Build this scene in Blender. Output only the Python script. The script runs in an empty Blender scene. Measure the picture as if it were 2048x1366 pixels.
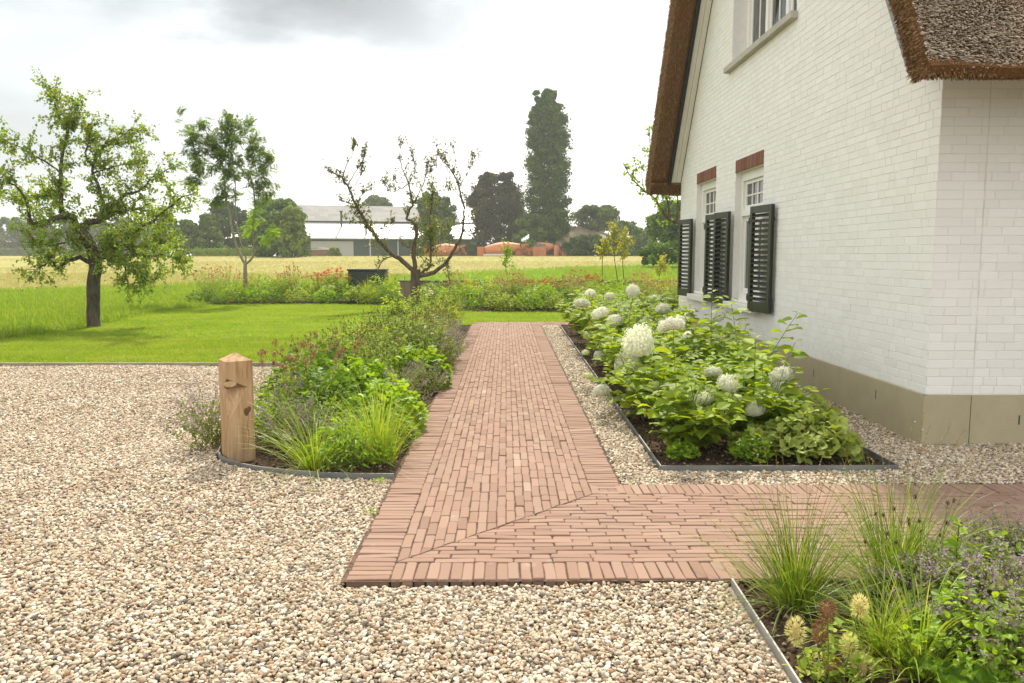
import bpy, math, random
import numpy as np
from mathutils import Vector, Matrix
rad = math.radians
# ------------------------------------------------------------------ camera, sky, sun, exposure
SC = bpy.context.scene
COL = SC.collection
FPX, CAMH = 1600.0, 1.5
PITCH, YAW = math.atan(172/1600), math.atan(12/1600)
cam = bpy.data.objects.new("camera", bpy.data.cameras.new("camera"))
COL.objects.link(cam)
cam.location = (0, 0, CAMH)
cam.rotation_euler = (math.pi/2-PITCH, 0, -YAW)
cam.data.sensor_width = 36; cam.data.lens = 36*FPX/2048
cam.data.clip_start = .05; cam.data.clip_end = 3000
SC.camera = cam
SUN_EL, SUN_AZ = 50.0, 3.0        # degrees; azimuth from +Y towards +X
W = bpy.data.worlds.new("World"); SC.world = W; W.use_nodes = True
nt = W.node_tree; N = nt.nodes; L = nt.links; N.clear()
wo = N.new("ShaderNodeOutputWorld"); bg = N.new("ShaderNodeBackground"); bg.inputs[1].default_value = .1
sky = N.new("ShaderNodeTexSky"); sky.sky_type = 'NISHITA'; sky.sun_disc = False
sky.sun_elevation = rad(SUN_EL); sky.sun_rotation = rad(SUN_AZ); sky.air_density = 1; sky.dust_density = 3
tc = N.new("ShaderNodeTexCoord")
def nmath(op, a, b=None, c=None, tree=None):
    n = (tree or nt).nodes.new("ShaderNodeMath"); n.operation = op
    for i, v in enumerate((a, b, c)):
        if v is None: continue
        if isinstance(v, (int, float)): n.inputs[i].default_value = v
        else: (tree or nt).links.new(v, n.inputs[i])
    return n.outputs[0]
def blob(px, py, sx, sy, amp):
    """soft cloud patch centred on a compass direction of the sky"""
    d = cam.rotation_euler.to_matrix() @ Vector(((px-1024)/FPX, (683-py)/FPX, -1))
    az, el = math.atan2(d.x, d.y), math.atan2(d.z, math.hypot(d.x, d.y))
    return az, el, sx/FPX, sy/FPX, amp
sep = N.new("ShaderNodeSeparateXYZ"); L.new(tc.outputs['Generated'], sep.inputs[0])
azn = nmath('ARCTAN2', sep.outputs[0], sep.outputs[1]); eln = nmath('ARCSINE', sep.outputs[2])
nz = N.new("ShaderNodeTexNoise"); nz.inputs['Scale'].default_value = 5.0; nz.inputs['Detail'].default_value = 6; nz.inputs['Roughness'].default_value = .55
mp = N.new("ShaderNodeMapping"); mp.inputs['Scale'].default_value = (1, 1, 2.4); L.new(tc.outputs['Generated'], mp.inputs[0]); L.new(mp.outputs[0], nz.inputs[0])
nwarp = nmath('MULTIPLY', nmath('SUBTRACT', nz.outputs[0], .5), .34)
az2 = nmath('ADD', azn, nwarp); el2 = nmath('ADD', eln, nmath('MULTIPLY', nwarp, .55))
tot = 0.0
for b in (blob(600, -20, 380, 125, .40), blob(330, -130, 420, 150, .18), blob(-60, 330, 210, 120, .28), blob(20, 20, 130, 100, .24),
          blob(760, -60, 300, 150, .14), blob(270, 200, 130, 70, .14), blob(540, 330, 260, 90, .13), blob(100, 340, 260, 120, .14), blob(1024, -900, 1500, 420, .20), blob(-900, 0, 500, 300, .2)):
    dx = nmath('DIVIDE', nmath('SUBTRACT', az2, b[0]), b[2]); dy = nmath('DIVIDE', nmath('SUBTRACT', el2, b[1]), b[3])
    r2 = nmath('ADD', nmath('MULTIPLY', dx, dx), nmath('MULTIPLY', dy, dy))
    g = nmath('MULTIPLY', nmath('EXPONENT', nmath('MULTIPLY', nmath('MULTIPLY', r2, r2), -.5)), b[4])
    tot = nmath('ADD', g, tot)
tot = nmath('ADD', tot, nmath('MULTIPLY', nmath('SUBTRACT', nz.outputs[0], .5), .10))
bright = nmath('SUBTRACT', 1.0, tot)
CLOUD = 8.6
cmul = N.new("ShaderNodeVectorMath"); cmul.operation = 'SCALE'; tint = N.new("ShaderNodeMixRGB"); tint.inputs[1].default_value = (1, .985, .95, 1); tint.inputs[2].default_value = (.90, .96, 1.0, 1); L.new(nmath('MULTIPLY', tot, 2.2), tint.inputs[0]); tint.use_clamp = True; L.new(tint.outputs[0], cmul.inputs[0]); L.new(nmath('MULTIPLY', bright, CLOUD), cmul.inputs['Scale'])
wm = N.new("ShaderNodeMixRGB"); wm.inputs[0].default_value = .93
L.new(sky.outputs[0], wm.inputs[1]); L.new(cmul.outputs[0], wm.inputs[2]); L.new(wm.outputs[0], bg.inputs[0]); L.new(bg.outputs[0], wo.inputs[0])
sun = bpy.data.objects.new("sun", bpy.data.lights.new("sun", 'SUN')); COL.objects.link(sun)
sun.data.energy = 3.7; sun.data.angle = rad(2.0); sun.data.color = (1, .92, .78)
sun.rotation_euler = (-(math.pi/2-rad(SUN_EL)), 0, -rad(SUN_AZ))
SC.view_settings.view_transform = 'Standard'; SC.view_settings.look = 'None'
SC.view_settings.exposure = 0.85; SC.view_settings.gamma = 1
SC.render.engine = 'CYCLES'
SC.cycles.max_bounces = 7; SC.cycles.diffuse_bounces = 4; SC.cycles.transmission_bounces = 4; SC.cycles.transparent_max_bounces = 4
SC.cycles.sample_clamp_indirect = 8
# ------------------------------------------------------------------ helpers
_cy, _sy, _ct, _st = math.cos(YAW), math.sin(YAW), math.cos(PITCH), math.sin(PITCH)
_F = np.array([_sy*_ct, _cy*_ct, -_st]); _R = np.array([_cy, -_sy, 0]); _U = np.cross(_R, _F); _C = np.array([0, 0, CAMH])
def ray(x, y): return _F*FPX + _R*(x-1024) + _U*(683-y)
def G(x, y, z=0.0):
    d = ray(x, y); return _C + d*(z-CAMH)/d[2]
def WY(x, y, Y):
    d = ray(x, y); return _C + d*Y/d[1]
def pxof(p):
    v = np.asarray(p, float)-_C; w = v@_F
    return 1024+FPX*(v@_R)/w, 683-FPX*(v@_U)/w

class MB:
    def __init__(s): s.v = []; s.f = []; s.n = 0; s.mi = []
    def add(s, v, *faces, mi=0):
        v = np.asarray(v, float).reshape(-1, 3)
        for f in faces:
            f = np.asarray(f, int)
            if f.size: s.f.append(f+s.n); s.mi.append(np.full(len(f), mi, int))
        s.v.append(v); s.n += len(v); return s
    def box(s, x0, x1, y0, y1, z0, z1, mi=0, bev=0):
        if bev:
            vs = []
            for (a, b, c) in ((bev, bev, 0), (bev, 0, bev), (0, bev, bev)):
                for X in (x0+a, x1-a):
                    for Y in (y0+b, y1-b):
                        for Z in (z0+c, z1-c): vs.append((X, Y, Z))
            v = np.array(vs)
            # hull of the 24 points
            import bmesh
            bm = bmesh.new()
            for q in v: bm.verts.new(q)
            bmesh.ops.convex_hull(bm, input=bm.verts)
            bm.verts.ensure_lookup_table()
            for i, q in enumerate(bm.verts): q.index = i
            vv = [q.co[:] for q in bm.verts]
            t = [[q.index for q in f.verts] for f in bm.faces]
            bm.free()
            return s.add(vv, t, mi=mi)
        v = [(X, Y, Z) for X in (x0, x1) for Y in (y0, y1) for Z in (z0, z1)]
        return s.add(v, [(0, 1, 3, 2), (4, 6, 7, 5), (0, 4, 5, 1), (2, 3, 7, 6), (0, 2, 6, 4), (1, 5, 7, 3)], mi=mi)
    def prism(s, poly, axis, a, b, mi=0):
        """polygon of 2-d points extruded along an axis (0,1,2) from a to b"""
        n = len(poly); o = [i for i in range(3) if i != axis]
        v = np.zeros((2*n, 3)); v[:n, o] = poly; v[n:, o] = poly; v[:n, axis] = a; v[n:, axis] = b
        s.add(v, [list(range(n))[::-1], list(range(n, 2*n))], mi=mi)
        s.f.append(np.array([(i, (i+1) % n, n+(i+1) % n, n+i) for i in range(n)])+s.n-2*n); s.mi.append(np.full(n, mi, int))
        return s
    def tubes(s, P, Rr, sides=3, mi=0, cap=False):
        """P: (N,K,3) polylines, Rr: (N,K) radii"""
        P = np.asarray(P, float); Rr = np.asarray(Rr, float)
        if P.ndim == 2: P = P[None]; Rr = Rr[None]
        n, k, _ = P.shape
        T = np.gradient(P, axis=1); T /= np.linalg.norm(T, axis=2, keepdims=True)+1e-9
        ref = np.where(np.abs(T[:, :1, 2:3]) > .9, np.array([1., 0, 0]), np.array([0, 0, 1.]))
        ref = np.broadcast_to(ref, T.shape)
        A = np.cross(T, ref); A /= np.linalg.norm(A, axis=2, keepdims=True)+1e-9
        B = np.cross(T, A)
        th = np.arange(sides)*2*math.pi/sides
        V = P[:, :, None, :]+Rr[:, :, None, None]*(A[:, :, None, :]*np.cos(th)[None, None, :, None]+B[:, :, None, :]*np.sin(th)[None, None, :, None])
        base = (np.arange(n)*k*sides)[:, None, None]+(np.arange(k-1)*sides)[None, :, None]
        j = np.arange(sides)[None, None, :]; j2 = (j+1) % sides
        F = np.stack([base+j, base+j2, base+sides+j2, base+sides+j], -1).reshape(-1, 4)
        s.add(V.reshape(-1, 3), F, mi=mi)
        if cap:
            caps = np.stack([(np.arange(n)*k*sides+(k-1)*sides)+q for q in range(sides)], -1)
            s.f.append(caps+s.n-n*k*sides); s.mi.append(np.full(n, mi, int))
        return s
    def leaves(s, tmpl, pos, d, nrm, size, mi=0, wid=None):
        """copies of a leaf template (side, along, up) at pos, pointing along d with normal near nrm"""
        tv, tf = tmpl; pos = np.asarray(pos, float); n = len(pos)
        if n == 0: return s
        d = d/(np.linalg.norm(d, axis=1, keepdims=True)+1e-9)
        x = np.cross(d, nrm); x /= np.linalg.norm(x, axis=1, keepdims=True)+1e-9
        z = np.cross(x, d); size = np.broadcast_to(size, (n,))[:, None, None]
        w = 1.0 if wid is None else np.broadcast_to(wid, (n,))[:, None, None]
        V = pos[:, None, :]+size*(tv[None, :, 0:1]*w*x[:, None, :]+tv[None, :, 1:2]*d[:, None, :]+tv[None, :, 2:3]*z[:, None, :])
        k = len(tv)
        for f in tf:
            f = np.asarray(f); F = (np.arange(n)*k)[:, None, None]+f[None]
            s.f.append(F.reshape(-1, f.shape[1])+s.n); s.mi.append(np.full(n*len(f), mi, int))
        s.v.append(V.reshape(-1, 3)); s.n += n*k; return s
    def blades(s, base, az, lean, ln, wd, droop, K=5, mi=0, rng=None):
        """ribbon grass blades: start leaning by `lean` from vertical, bending by `droop` more along the length"""
        base = np.asarray(base, float); n = len(base)
        t = np.linspace(0, 1, K)
        ang = lean[:, None]+droop[:, None]*t[None]**1.3
        st = ln[:, None]/(K-1)
        h = np.cumsum(np.concatenate([np.zeros((n, 1)), np.sin(ang[:, 1:])*st], 1), 1)
        v = np.cumsum(np.concatenate([np.zeros((n, 1)), np.cos(ang[:, 1:])*st], 1), 1)
        ca, sa = np.cos(az)[:, None], np.sin(az)[:, None]
        P = np.stack([base[:, 0:1]+h*ca, base[:, 1:2]+h*sa, base[:, 2:3]+v], -1)
        w = wd[:, None]*np.array([.7, 1, .9, .6, .1, .05, .05, .05])[np.minimum((t*4).round().astype(int), 4)][None]
        tw = az+ (rng.uniform(-.8, .8, n) if rng is not None else 0)
        sd = np.stack([-np.sin(tw), np.cos(tw), np.zeros(n)], -1)[:, None, :]*w[:, :, None]*.5
        V = np.stack([P-sd, P+sd], 2).reshape(-1, 3)
        b = (np.arange(n)*K*2)[:, None]+(np.arange(K-1)*2)[None]
        F = np.stack([b, b+1, b+3, b+2], -1).reshape(-1, 4)
        return s.add(V, F, mi=mi)
    def mesh(s, name, mats, smooth=False):
        me = bpy.data.meshes.new(name)
        if s.n:
            V = np.concatenate(s.v).astype(np.float32)
            fl = []; st = []; tot = 0; mi = []
            for f, m in zip(s.f, s.mi):
                if f.ndim == 1: f = f[None]
                fl.append(f.reshape(-1)); k = f.shape[1]
                st.append(tot+np.arange(len(f))*k); tot += f.size; mi.append(m[:len(f)])
            fl = np.concatenate(fl); st = np.concatenate(st); mi = np.concatenate(mi)
            me.vertices.add(len(V)); me.vertices.foreach_set("co", V.ravel())
            me.loops.add(len(fl)); me.loops.foreach_set("vertex_index", fl.astype(np.int32))
            me.polygons.add(len(st)); me.polygons.foreach_set("loop_start", st.astype(np.int32))
            me.polygons.foreach_set("material_index", mi.astype(np.int32))
            me.polygons.foreach_set("use_smooth", np.full(len(st), smooth, dtype=bool))
            me.update(calc_edges=True)
        for m in (mats if isinstance(mats, (list, tuple)) else [mats]): me.materials.append(m)
        return me
    def build(s, name, mats, parent=None, smooth=False, loc=None):
        o = bpy.data.objects.new(name, s.mesh(name, mats, smooth)); COL.objects.link(o)
        if parent is not None: o.parent = parent
        if loc is not None: o.location = loc
        return o
# mixed polygon sizes inside one list
_old_add = MB.add
def _add(s, v, *faces, mi=0):
    groups = []
    for f in faces:
        if isinstance(f, (list, tuple)) and len(f) and isinstance(f[0], (list, tuple)):
            by = {}
            for q in f: by.setdefault(len(q), []).append(q)
            groups += [np.array(g) for g in by.values()]
        elif isinstance(f, (list, tuple)) and len(f): groups.append(np.array([f]))
        else: groups.append(f)
    return _old_add(s, v, *groups, mi=mi)
MB.add = _add

def tag(o, label=None, cat=None, group=None, kind=None):
    if label: o['label'] = label
    if cat: o['category'] = cat
    if group: o['group'] = group
    if kind: o['kind'] = kind
    return o
def empty(name, loc=(0, 0, 0), rz=0, label=None, cat=None, group=None):
    o = bpy.data.objects.new(name, None); COL.objects.link(o); o.location = loc; o.rotation_euler = (0, 0, rz)
    o.empty_display_size = .1
    return tag(o, label, cat, group)
def copy_tree(o, kids, loc, rz=0, sc=1.0, label=None):
    c = o.copy(); COL.objects.link(c); c.location = loc; c.rotation_euler = (0, 0, rz)
    c.scale = (sc, sc, sc) if not isinstance(sc, tuple) else sc
    if label: c['label'] = label
    for k, sub in kids:
        ck = k.copy(); COL.objects.link(ck); ck.parent = c
        for q in sub:
            cq = q.copy(); COL.objects.link(cq); cq.parent = ck
    return c
def kidsof(o): return [(k, list(k.children)) for k in o.children]

# ------------------------------------------------------------------ materials
class T:
    """node tree shorthand"""
    def __init__(s, name):
        s.m = bpy.data.materials.new(name); s.m.use_nodes = True; s.t = s.m.node_tree; s.N = s.t.nodes; s.L = s.t.links
        s.p = s.N['Principled BSDF']; s.out = s.N['Material Output']
    def n(s, ty, **kw):
        n = s.N.new("ShaderNode"+ty)
        for k, v in kw.items():
            if k in n.inputs: s.set(n.inputs[k], v)
            else: setattr(n, k, v)
        return n
    def set(s, sock, v):
        if hasattr(v, 'is_output') or isinstance(v, bpy.types.NodeSocket): s.L.new(v, sock)
        else: sock.default_value = v
    def coord(s, kind='Object', scale=None):
        c = s.n("TexCoord").outputs[kind]
        if scale is not None:
            m = s.n("Mapping"); s.L.new(c, m.inputs[0]); m.inputs['Scale'].default_value = scale; c = m.outputs[0]
        return c
    def noise(s, vec, scale, detail=3, rough=.5):
        n = s.n("TexNoise"); s.L.new(vec, n.inputs['Vector']); n.inputs['Scale'].default_value = scale
        n.inputs['Detail'].default_value = detail; n.inputs['Roughness'].default_value = rough; return n.outputs[0]
    def ramp(s, fac, stops):
        r = s.n("ValToRGB"); s.L.new(fac, r.inputs[0]); e = r.color_ramp.elements
        while len(e) < len(stops): e.new(.5)
        for i, (p, c) in enumerate(stops): e[i].position = p; e[i].color = (*c, 1)
        return r.outputs[0]
    def mix(s, f, a, b, mode='MIX'):
        m = s.n("MixRGB"); m.blend_type = mode
        for i, v in enumerate((f, a, b)):
            if isinstance(v, tuple): v = (*v, 1)
            s.set(m.inputs[i], v)
        return m.outputs[0]
    def bump(s, h, strength=.5, dist=.01):
        b = s.n("Bump"); s.L.new(h, b.inputs['Height']); b.inputs['Strength'].default_value = strength; b.inputs['Distance'].default_value = dist
        s.L.new(b.outputs[0], s.p.inputs['Normal']); return b.outputs[0]
    def col(s, v): s.set(s.p.inputs['Base Color'], v if not isinstance(v, tuple) else (*v, 1))
    def rough(s, v, spec=None):
        s.set(s.p.inputs['Roughness'], v)
        if spec is not None: s.p.inputs['Specular IOR Level'].default_value = spec
def hg(y):
    """terrain height: the field rises gently to a crest about a hundred metres off"""
    t_ = np.clip((np.asarray(y, float)-28)/67, 0, 1); return 1.42*(t_*t_*(3-2*t_)*.45+t_*.55)
LEAFGAIN = (1.45, 1.2, 1.0)
def leafmat(name, cols, trans=.4, tcol=None, rough=.5, spec=.35, gain=None, patch=0):
    gain = gain or LEAFGAIN; cols = [tuple(min(.85, q*k) for q, k in zip(c, gain)) for c in cols]
    """foliage: colour varies leaf by leaf, light passes through"""
    t = T(name); g = t.n("NewGeometry").outputs['Random Per Island']
    k = len(cols); c = t.ramp(g, [(i/(k-1) if k > 1 else 0, q) for i, q in enumerate(cols)])
    oi = t.n("ObjectInfo").outputs['Random']
    hs = t.n("HueSaturation"); t.L.new(c, hs.inputs['Color'])
    t.L.new(nmath('MULTIPLY_ADD', oi, .3, .85, t.t), hs.inputs['Value'])
    c = hs.outputs[0]
    if patch:
        ps = t.n("NewGeometry").outputs['Position']; mpn = t.n("Mapping"); t.L.new(ps, mpn.inputs[0]); mpn.inputs['Scale'].default_value = (.5, 1.3, 1)
        c = t.mix(nmath('MULTIPLY', t.ramp(t.noise(mpn.outputs[0], 1.1, 5, .65), [(.42, (0, 0, 0)), (.68, (1, 1, 1))]), patch, None, t.t), c, (.44, .44, .12)); c = t.mix(nmath('MULTIPLY', t.noise(ps, .8, 3), .5, None, t.t), c, (.10, .19, .012))
    t.col(c); t.rough(rough, spec)
    tr = t.n("BsdfTranslucent"); t.L.new(t.mix(1.0, c, tcol or (2.0, 1.75, .8), 'MULTIPLY'), tr.inputs[0])
    mx = t.n("MixShader"); mx.inputs[0].default_value = trans
    t.L.new(t.p.outputs[0], mx.inputs[1]); t.L.new(tr.outputs[0], mx.inputs[2]); t.L.new(mx.outputs[0], t.out.inputs[0])
    return t.m
def plain(name, col, rough=.6, spec=.4, var=.15, sc=6, metal=0, bump=0):
    t = T(name); v = t.coord(); a = t.noise(v, sc, 5, .6)
    lo = tuple(c*(1-var) for c in col); hi = tuple(min(1, c*(1+var)) for c in col)
    t.col(t.ramp(a, [(.3, lo), (.7, hi)])); t.rough(rough, spec); t.p.inputs['Metallic'].default_value = metal
    if bump: t.bump(t.noise(v, sc*6, 4), bump, .005)
    return t.m
def bark(name, c1, c2, sc=8):
    t = T(name); v = t.coord('Object', (1, 1, .35)); a = t.noise(v, sc, 6, .7)
    t.col(t.ramp(a, [(.35, c1), (.65, c2)])); t.rough(.9, .2); t.bump(t.noise(v, sc*2.5, 5, .7), .8, .02); return t.m

# ------------------------------------------------------------------ leaf templates
def tm(v, *f): return np.array(v, float), f
DIAM = tm([(0, 0, 0), (.3, .45, .05), (0, 1, -.08), (-.3, .45, .05)], [(0, 1, 2, 3)])
OVATE = tm([(0, 0, 0), (.27, .22, .07), (.34, .5, .08), (.2, .8, .02), (0, 1, -.14), (-.2, .8, .02), (-.34, .5, .08), (-.27, .22, .07), (0, .35, 0), (0, .7, -.03)],
           [(0, 1, 2, 8), (8, 2, 3, 9), (0, 8, 6, 7), (8, 9, 5, 6)], [(9, 3, 4), (9, 4, 5)])
LANCE = tm([(0, 0, 0), (.12, .35, .03), (.09, .7, -.02), (0, 1, -.15), (-.09, .7, -.02), (-.12, .35, .03)], [(0, 1, 5), (2, 3, 4)], [(1, 2, 4, 5)])
def palm(l=5, deep=.45):
    v = [(0, 0, 0)]; f = []
    m = l*4
    for i in range(m+1):
        a = -math.pi*.86+2*math.pi*.86*i/m
        ph = (i % 4)/4
        r = .62*(1-deep*(1 if i % 4 == 0 else (0 if i % 4 == 2 else .28)))
        v.append((r*math.sin(a), r*math.cos(a), .06*math.cos(4*a)+.05*r))
    for i in range(1, m+1): f.append((0, i, i+1))
    return tm(v, f)
PALM = palm(5, .42); PALM3 = palm(5, .25)
TRI = tm(sum([[(0, 0, 0), (.16*math.cos(a)+.45*math.sin(a), -.16*math.sin(a)+.45*math.cos(a), .05), (math.sin(a), math.cos(a), -.05), (-.16*math.cos(a)+.45*math.sin(a), .16*math.sin(a)+.45*math.cos(a), .05)] for a in (-1.1, 0, 1.1)], []),
         [(0, 1, 2, 3), (4, 5, 6, 7), (8, 9, 10, 11)])
def pinnate(k=6):
    v = []; f = []
    for i in range(k):
        y = .15+.8*i/k
        for s in (-1, 1):
            b = len(v); v += [(0, y, 0), (s*.2, y+.02, .02), (s*.42, y+.12, -.06), (s*.18, y+.13, .01)]; f.append((b, b+1, b+2, b+3) if s > 0 else (b, b+3, b+2, b+1))
    b = len(v); v += [(0, .9, 0), (.07, 1.05, 0), (0, 1.2, -.05), (-.07, 1.05, 0)]; f.append((b, b+1, b+2, b+3))
    b = len(v); v += [(-.012, 0, 0), (.012, 0, 0), (.006, .95, 0), (-.006, .95, 0)]; f.append((b, b+1, b+2, b+3))
    return tm(v, f)
PINN = pinnate(6)
def unit(v): return v/(np.linalg.norm(v, axis=-1, keepdims=True)+1e-9)
def rsph(rng, n): return unit(rng.normal(size=(n, 3)))
# ------------------------------------------------------------------ the setting: ground, field, lawn, gravel, path, soil
def scatter(name, pts, variants, smin, smax, mat, label, cat, flat=False, tilt=.25):
    """one object of stuff: instances of small meshes on a cloud of points"""
    me = bpy.data.meshes.new(name); me.vertices.add(len(pts)); me.vertices.foreach_set("co", np.asarray(pts, np.float32).ravel()); me.update()
    me.materials.append(mat)
    o = bpy.data.objects.new(name, me); COL.objects.link(o); tag(o, label, cat, kind='stuff')
    ng = bpy.data.node_groups.new(name+"_scatter", 'GeometryNodeTree')
    ng.interface.new_socket("Geometry", in_out='INPUT', socket_type='NodeSocketGeometry'); ng.interface.new_socket("Geometry", in_out='OUTPUT', socket_type='NodeSocketGeometry')
    n = ng.nodes; l = ng.links
    gi = n.new("NodeGroupInput"); go = n.new("NodeGroupOutput")
    iop = n.new("GeometryNodeInstanceOnPoints"); iop.inputs['Pick Instance'].default_value = True
    jo = n.new("GeometryNodeJoinGeometry")
    for i, vm in enumerate(variants):
        so = bpy.data.objects.new(vm.name, vm)
        oi = n.new("GeometryNodeObjectInfo"); oi.inputs['Object'].default_value = so; oi.inputs['As Instance'].default_value = True
        l.new(oi.outputs['Geometry'], jo.inputs[0])
    l.new(gi.outputs[0], iop.inputs['Points']); l.new(jo.outputs[0], iop.inputs['Instance'])
    rv = n.new("FunctionNodeRandomValue"); rv.data_type = 'FLOAT_VECTOR'
    if flat: rv.inputs[0].default_value = (-tilt, -tilt, 0); rv.inputs[1].default_value = (tilt, tilt, 6.283)
    else: rv.inputs[0].default_value = (-.6, -.6, 0); rv.inputs[1].default_value = (.6, .6, 6.283)
    l.new(rv.outputs[0], iop.inputs['Rotation'])
    rs = n.new("FunctionNodeRandomValue"); rs.data_type = 'FLOAT'; rs.inputs[2].default_value = smin; rs.inputs[3].default_value = smax; rs.inputs['Seed'].default_value = 7
    l.new(rs.outputs[1], iop.inputs['Scale'])
    l.new(iop.outputs[0], go.inputs[0])
    md = o.modifiers.new("scatter", 'NODES'); md.node_group = ng
    return o
def inpoly(p, poly):
    x, y = p[:, 0], p[:, 1]; c = np.zeros(len(p), bool); n = len(poly)
    for i in range(n):
        x1, y1 = poly[i]; x2, y2 = poly[(i+1) % n]
        if y1 == y2: continue
        m = ((y1 > y) != (y2 > y)) & (x < (x2-x1)*(y-y1)/(y2-y1)+x1); c ^= m
    return c
def gridpts(x0, x1, y0, y1, sp, rng, jit=.45):
    X, Y = np.meshgrid(np.arange(x0, x1, sp), np.arange(y0, y1, sp)); p = np.stack([X.ravel(), Y.ravel()], 1)
    return p+rng.uniform(-jit, jit, p.shape)*sp
def infrustum(p, m=.8):
    return (p[:, 0] > -.64*p[:, 1]-m) & (p[:, 0] < .66*p[:, 1]+m)
def sheet(name, poly, z, mat, kind='structure'):
    mb = MB(); mb.add([(x, y, z) for x, y in poly], [list(range(len(poly)))]); o = mb.build(name, mat); return tag(o, kind=kind)

LAWN = [(-2.13, 10.92), (-2.2, 17.2), (-.76, 17.3), (-.76, 17.97), (3.2, 17.97), (8, 17.97), (8, 21.0), (1.5, 20.9), (-.9, 21.2), (-3.1, 24.0), (-6, 24.8), (-8.9, 24.2), (-9.3, 21), (-8.85, 17.3), (-8.8, 15.3), (-9.0, 13.9), (-9.6, 12.4), (-10.5, 10.92)]
LBED = [(-.75, 5.3), (-1.26, 5.33), (-1.72, 5.49), (-1.98, 5.66), (-2.12, 5.84), (-2.2, 6.2), (-2.2, 7), (-2.15, 10.9), (-2.2, 17.2), (-.75, 17.2)]
RBED = [(1.09, 5.49), (2.74, 5.49), (2.74, 17.19), (1.15, 17.19)]
FBED = [(1.04, 3.54), (1.02, 2.3), (1.02, 1.6), (6, 1.6), (6, 3.54)]
BORD = [(8, 21.0), (1.5, 20.9), (-.9, 21.2), (-3.1, 24.0), (-6, 24.8), (-8.9, 24.2), (-9.9, 25.0), (-9.6, 27.4), (-3.3, 27.2), (-3.3, 24.5), (8, 24.5)]

# field / meadow ground reaching the horizon
t = T("field_ground"); oc = t.coord('Object'); sp = t.n("SeparateXYZ"); t.L.new(oc, sp.inputs[0])
edge = nmath('SUBTRACT', sp.outputs[1], nmath('MULTIPLY_ADD', sp.outputs[0], 1.05, 53.5, t.t), None, t.t)
edge = nmath('ADD', edge, nmath('MULTIPLY', nmath('SUBTRACT', t.noise(oc, .6, 4), .5, None, t.t), 5, None, t.t), None, t.t)
isy = t.n("MapRange"); t.L.new(edge, isy.inputs[0]); isy.inputs[1].default_value = -.8; isy.inputs[2].default_value = .8
rowv = t.coord('Object', (.9, .10, 1)); mapr = rowv.node; mapr.inputs['Rotation'].default_value = (0, 0, rad(68))
rn = t.noise(rowv, .9, 6, .65); fn = t.noise(oc, 9, 5, .7)
yel = t.ramp(t.mix(.45, rn, fn), [(.33, (.20, .165, .055)), (.5, (.30, .26, .10)), (.64, (.38, .335, .145))])
big = t.noise(t.coord('Object', (.05, .22, 1)), 1.0, 3)
yel = t.mix(nmath('MULTIPLY', big, .55, None, t.t), yel, (.25, .27, .08))
grn = t.ramp(fn, [(.3, (.07, .15, .016)), (.7, (.16, .29, .035))])
t.col(t.mix(isy.outputs[0], grn, yel)); t.rough(.95, .1); t.bump(fn, .6, .05)
gy = np.concatenate([[-30, 0], np.arange(10, 110, 2.0), [120, 200, 500, 1500]]); gv = [(x, y, -.03+float(hg(y))) for y in gy for x in (-900, -60, 0, 60, 900)]
mb = MB(); mb.add(gv, [(i*5+j, i*5+j+1, i*5+j+6, i*5+j+5) for i in range(len(gy)-1) for j in range(4)]); tag(mb.build("ground", t.m, None, True), kind='structure')
# lawn
t = T("lawn_turf"); oc = t.coord('Object'); a = t.noise(oc, 3.0, 5, .6); st = t.noise(t.coord('Object', (.35, 2.2, 1)), 1.2, 5, .65)
t.col(t.mix(t.ramp(st, [(.45, (0, 0, 0)), (.75, (.8, .8, .8))]), t.ramp(a, [(.3, (.10, .21, .015)), (.7, (.17, .32, .022))]), (.36, .42, .09))); t.rough(.9, .1)
sheet("lawn", LAWN, .0, t.m)
# soil
t = T("dark_soil"); oc = t.coord('Object'); a = t.noise(oc, 14, 6, .7)
t.col(t.ramp(a, [(.3, (.035, .022, .013)), (.6, (.10, .066, .042)), (.8, (.19, .135, .09))])); t.rough(.95, .1); t.bump(t.noise(oc, 40, 5, .7), 1, .03); SOIL = t.m
def soil_sheet(name, poly, z):
    r = np.random.default_rng(5); xs = [p[0] for p in poly]; ys = [p[1] for p in poly]
    mb = MB(); mb.add([(x, y, z) for x, y in poly], [list(range(len(poly)))])
    return tag(mb.build(name, SOIL), kind='structure')
soil_sheet("left_bed_ground", LBED, -.006); soil_sheet("right_bed_ground", RBED, -.006); soil_sheet("near_bed_ground", FBED, -.004)
soil_sheet("border_ground", BORD, -.002)
# soil crumbs
rng = np.random.default_rng(11)
def lump(name, rng, sub=1, sq=(1, .8, .6), amp=.12):
    import bmesh
    bm = bmesh.new(); bmesh.ops.create_icosphere(bm, subdivisions=sub, radius=.5)
    f = rng.normal(size=(3, 3))*2.2; ph = rng.uniform(0, 6, 3)
    for v in bm.verts:
        p = np.array(v.co); d = 1+amp*sum(math.sin(f[i]@p*2+ph[i]) for i in range(3)); v.co = Vector(p*d*np.array(sq))
    me = bpy.data.meshes.new(name); bm.to_mesh(me); bm.free()
    for p in me.polygons: p.use_smooth = sub > 1
    return me
crumbs = []
for poly, sp_ in ((LBED, .05), (RBED, .035), (FBED, .03)):
    xs = [p[0] for p in poly]; ys = [p[1] for p in poly]
    p = gridpts(min(xs), max(xs), min(ys), min(max(ys), 17), sp_, rng); p = p[inpoly(p, poly) & infrustum(p, .3)]; p = p[rng.random(len(p)) < .75]; crumbs.append(p)
p = np.concatenate(crumbs); p = np.c_[p, rng.uniform(-.008, .004, len(p))]
vs = [lump("soil_crumb", rng, 1, (1, .9, .7), .2) for _ in range(4)]
tt = T("soil_crumb"); oi = tt.n("ObjectInfo").outputs['Random']
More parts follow.
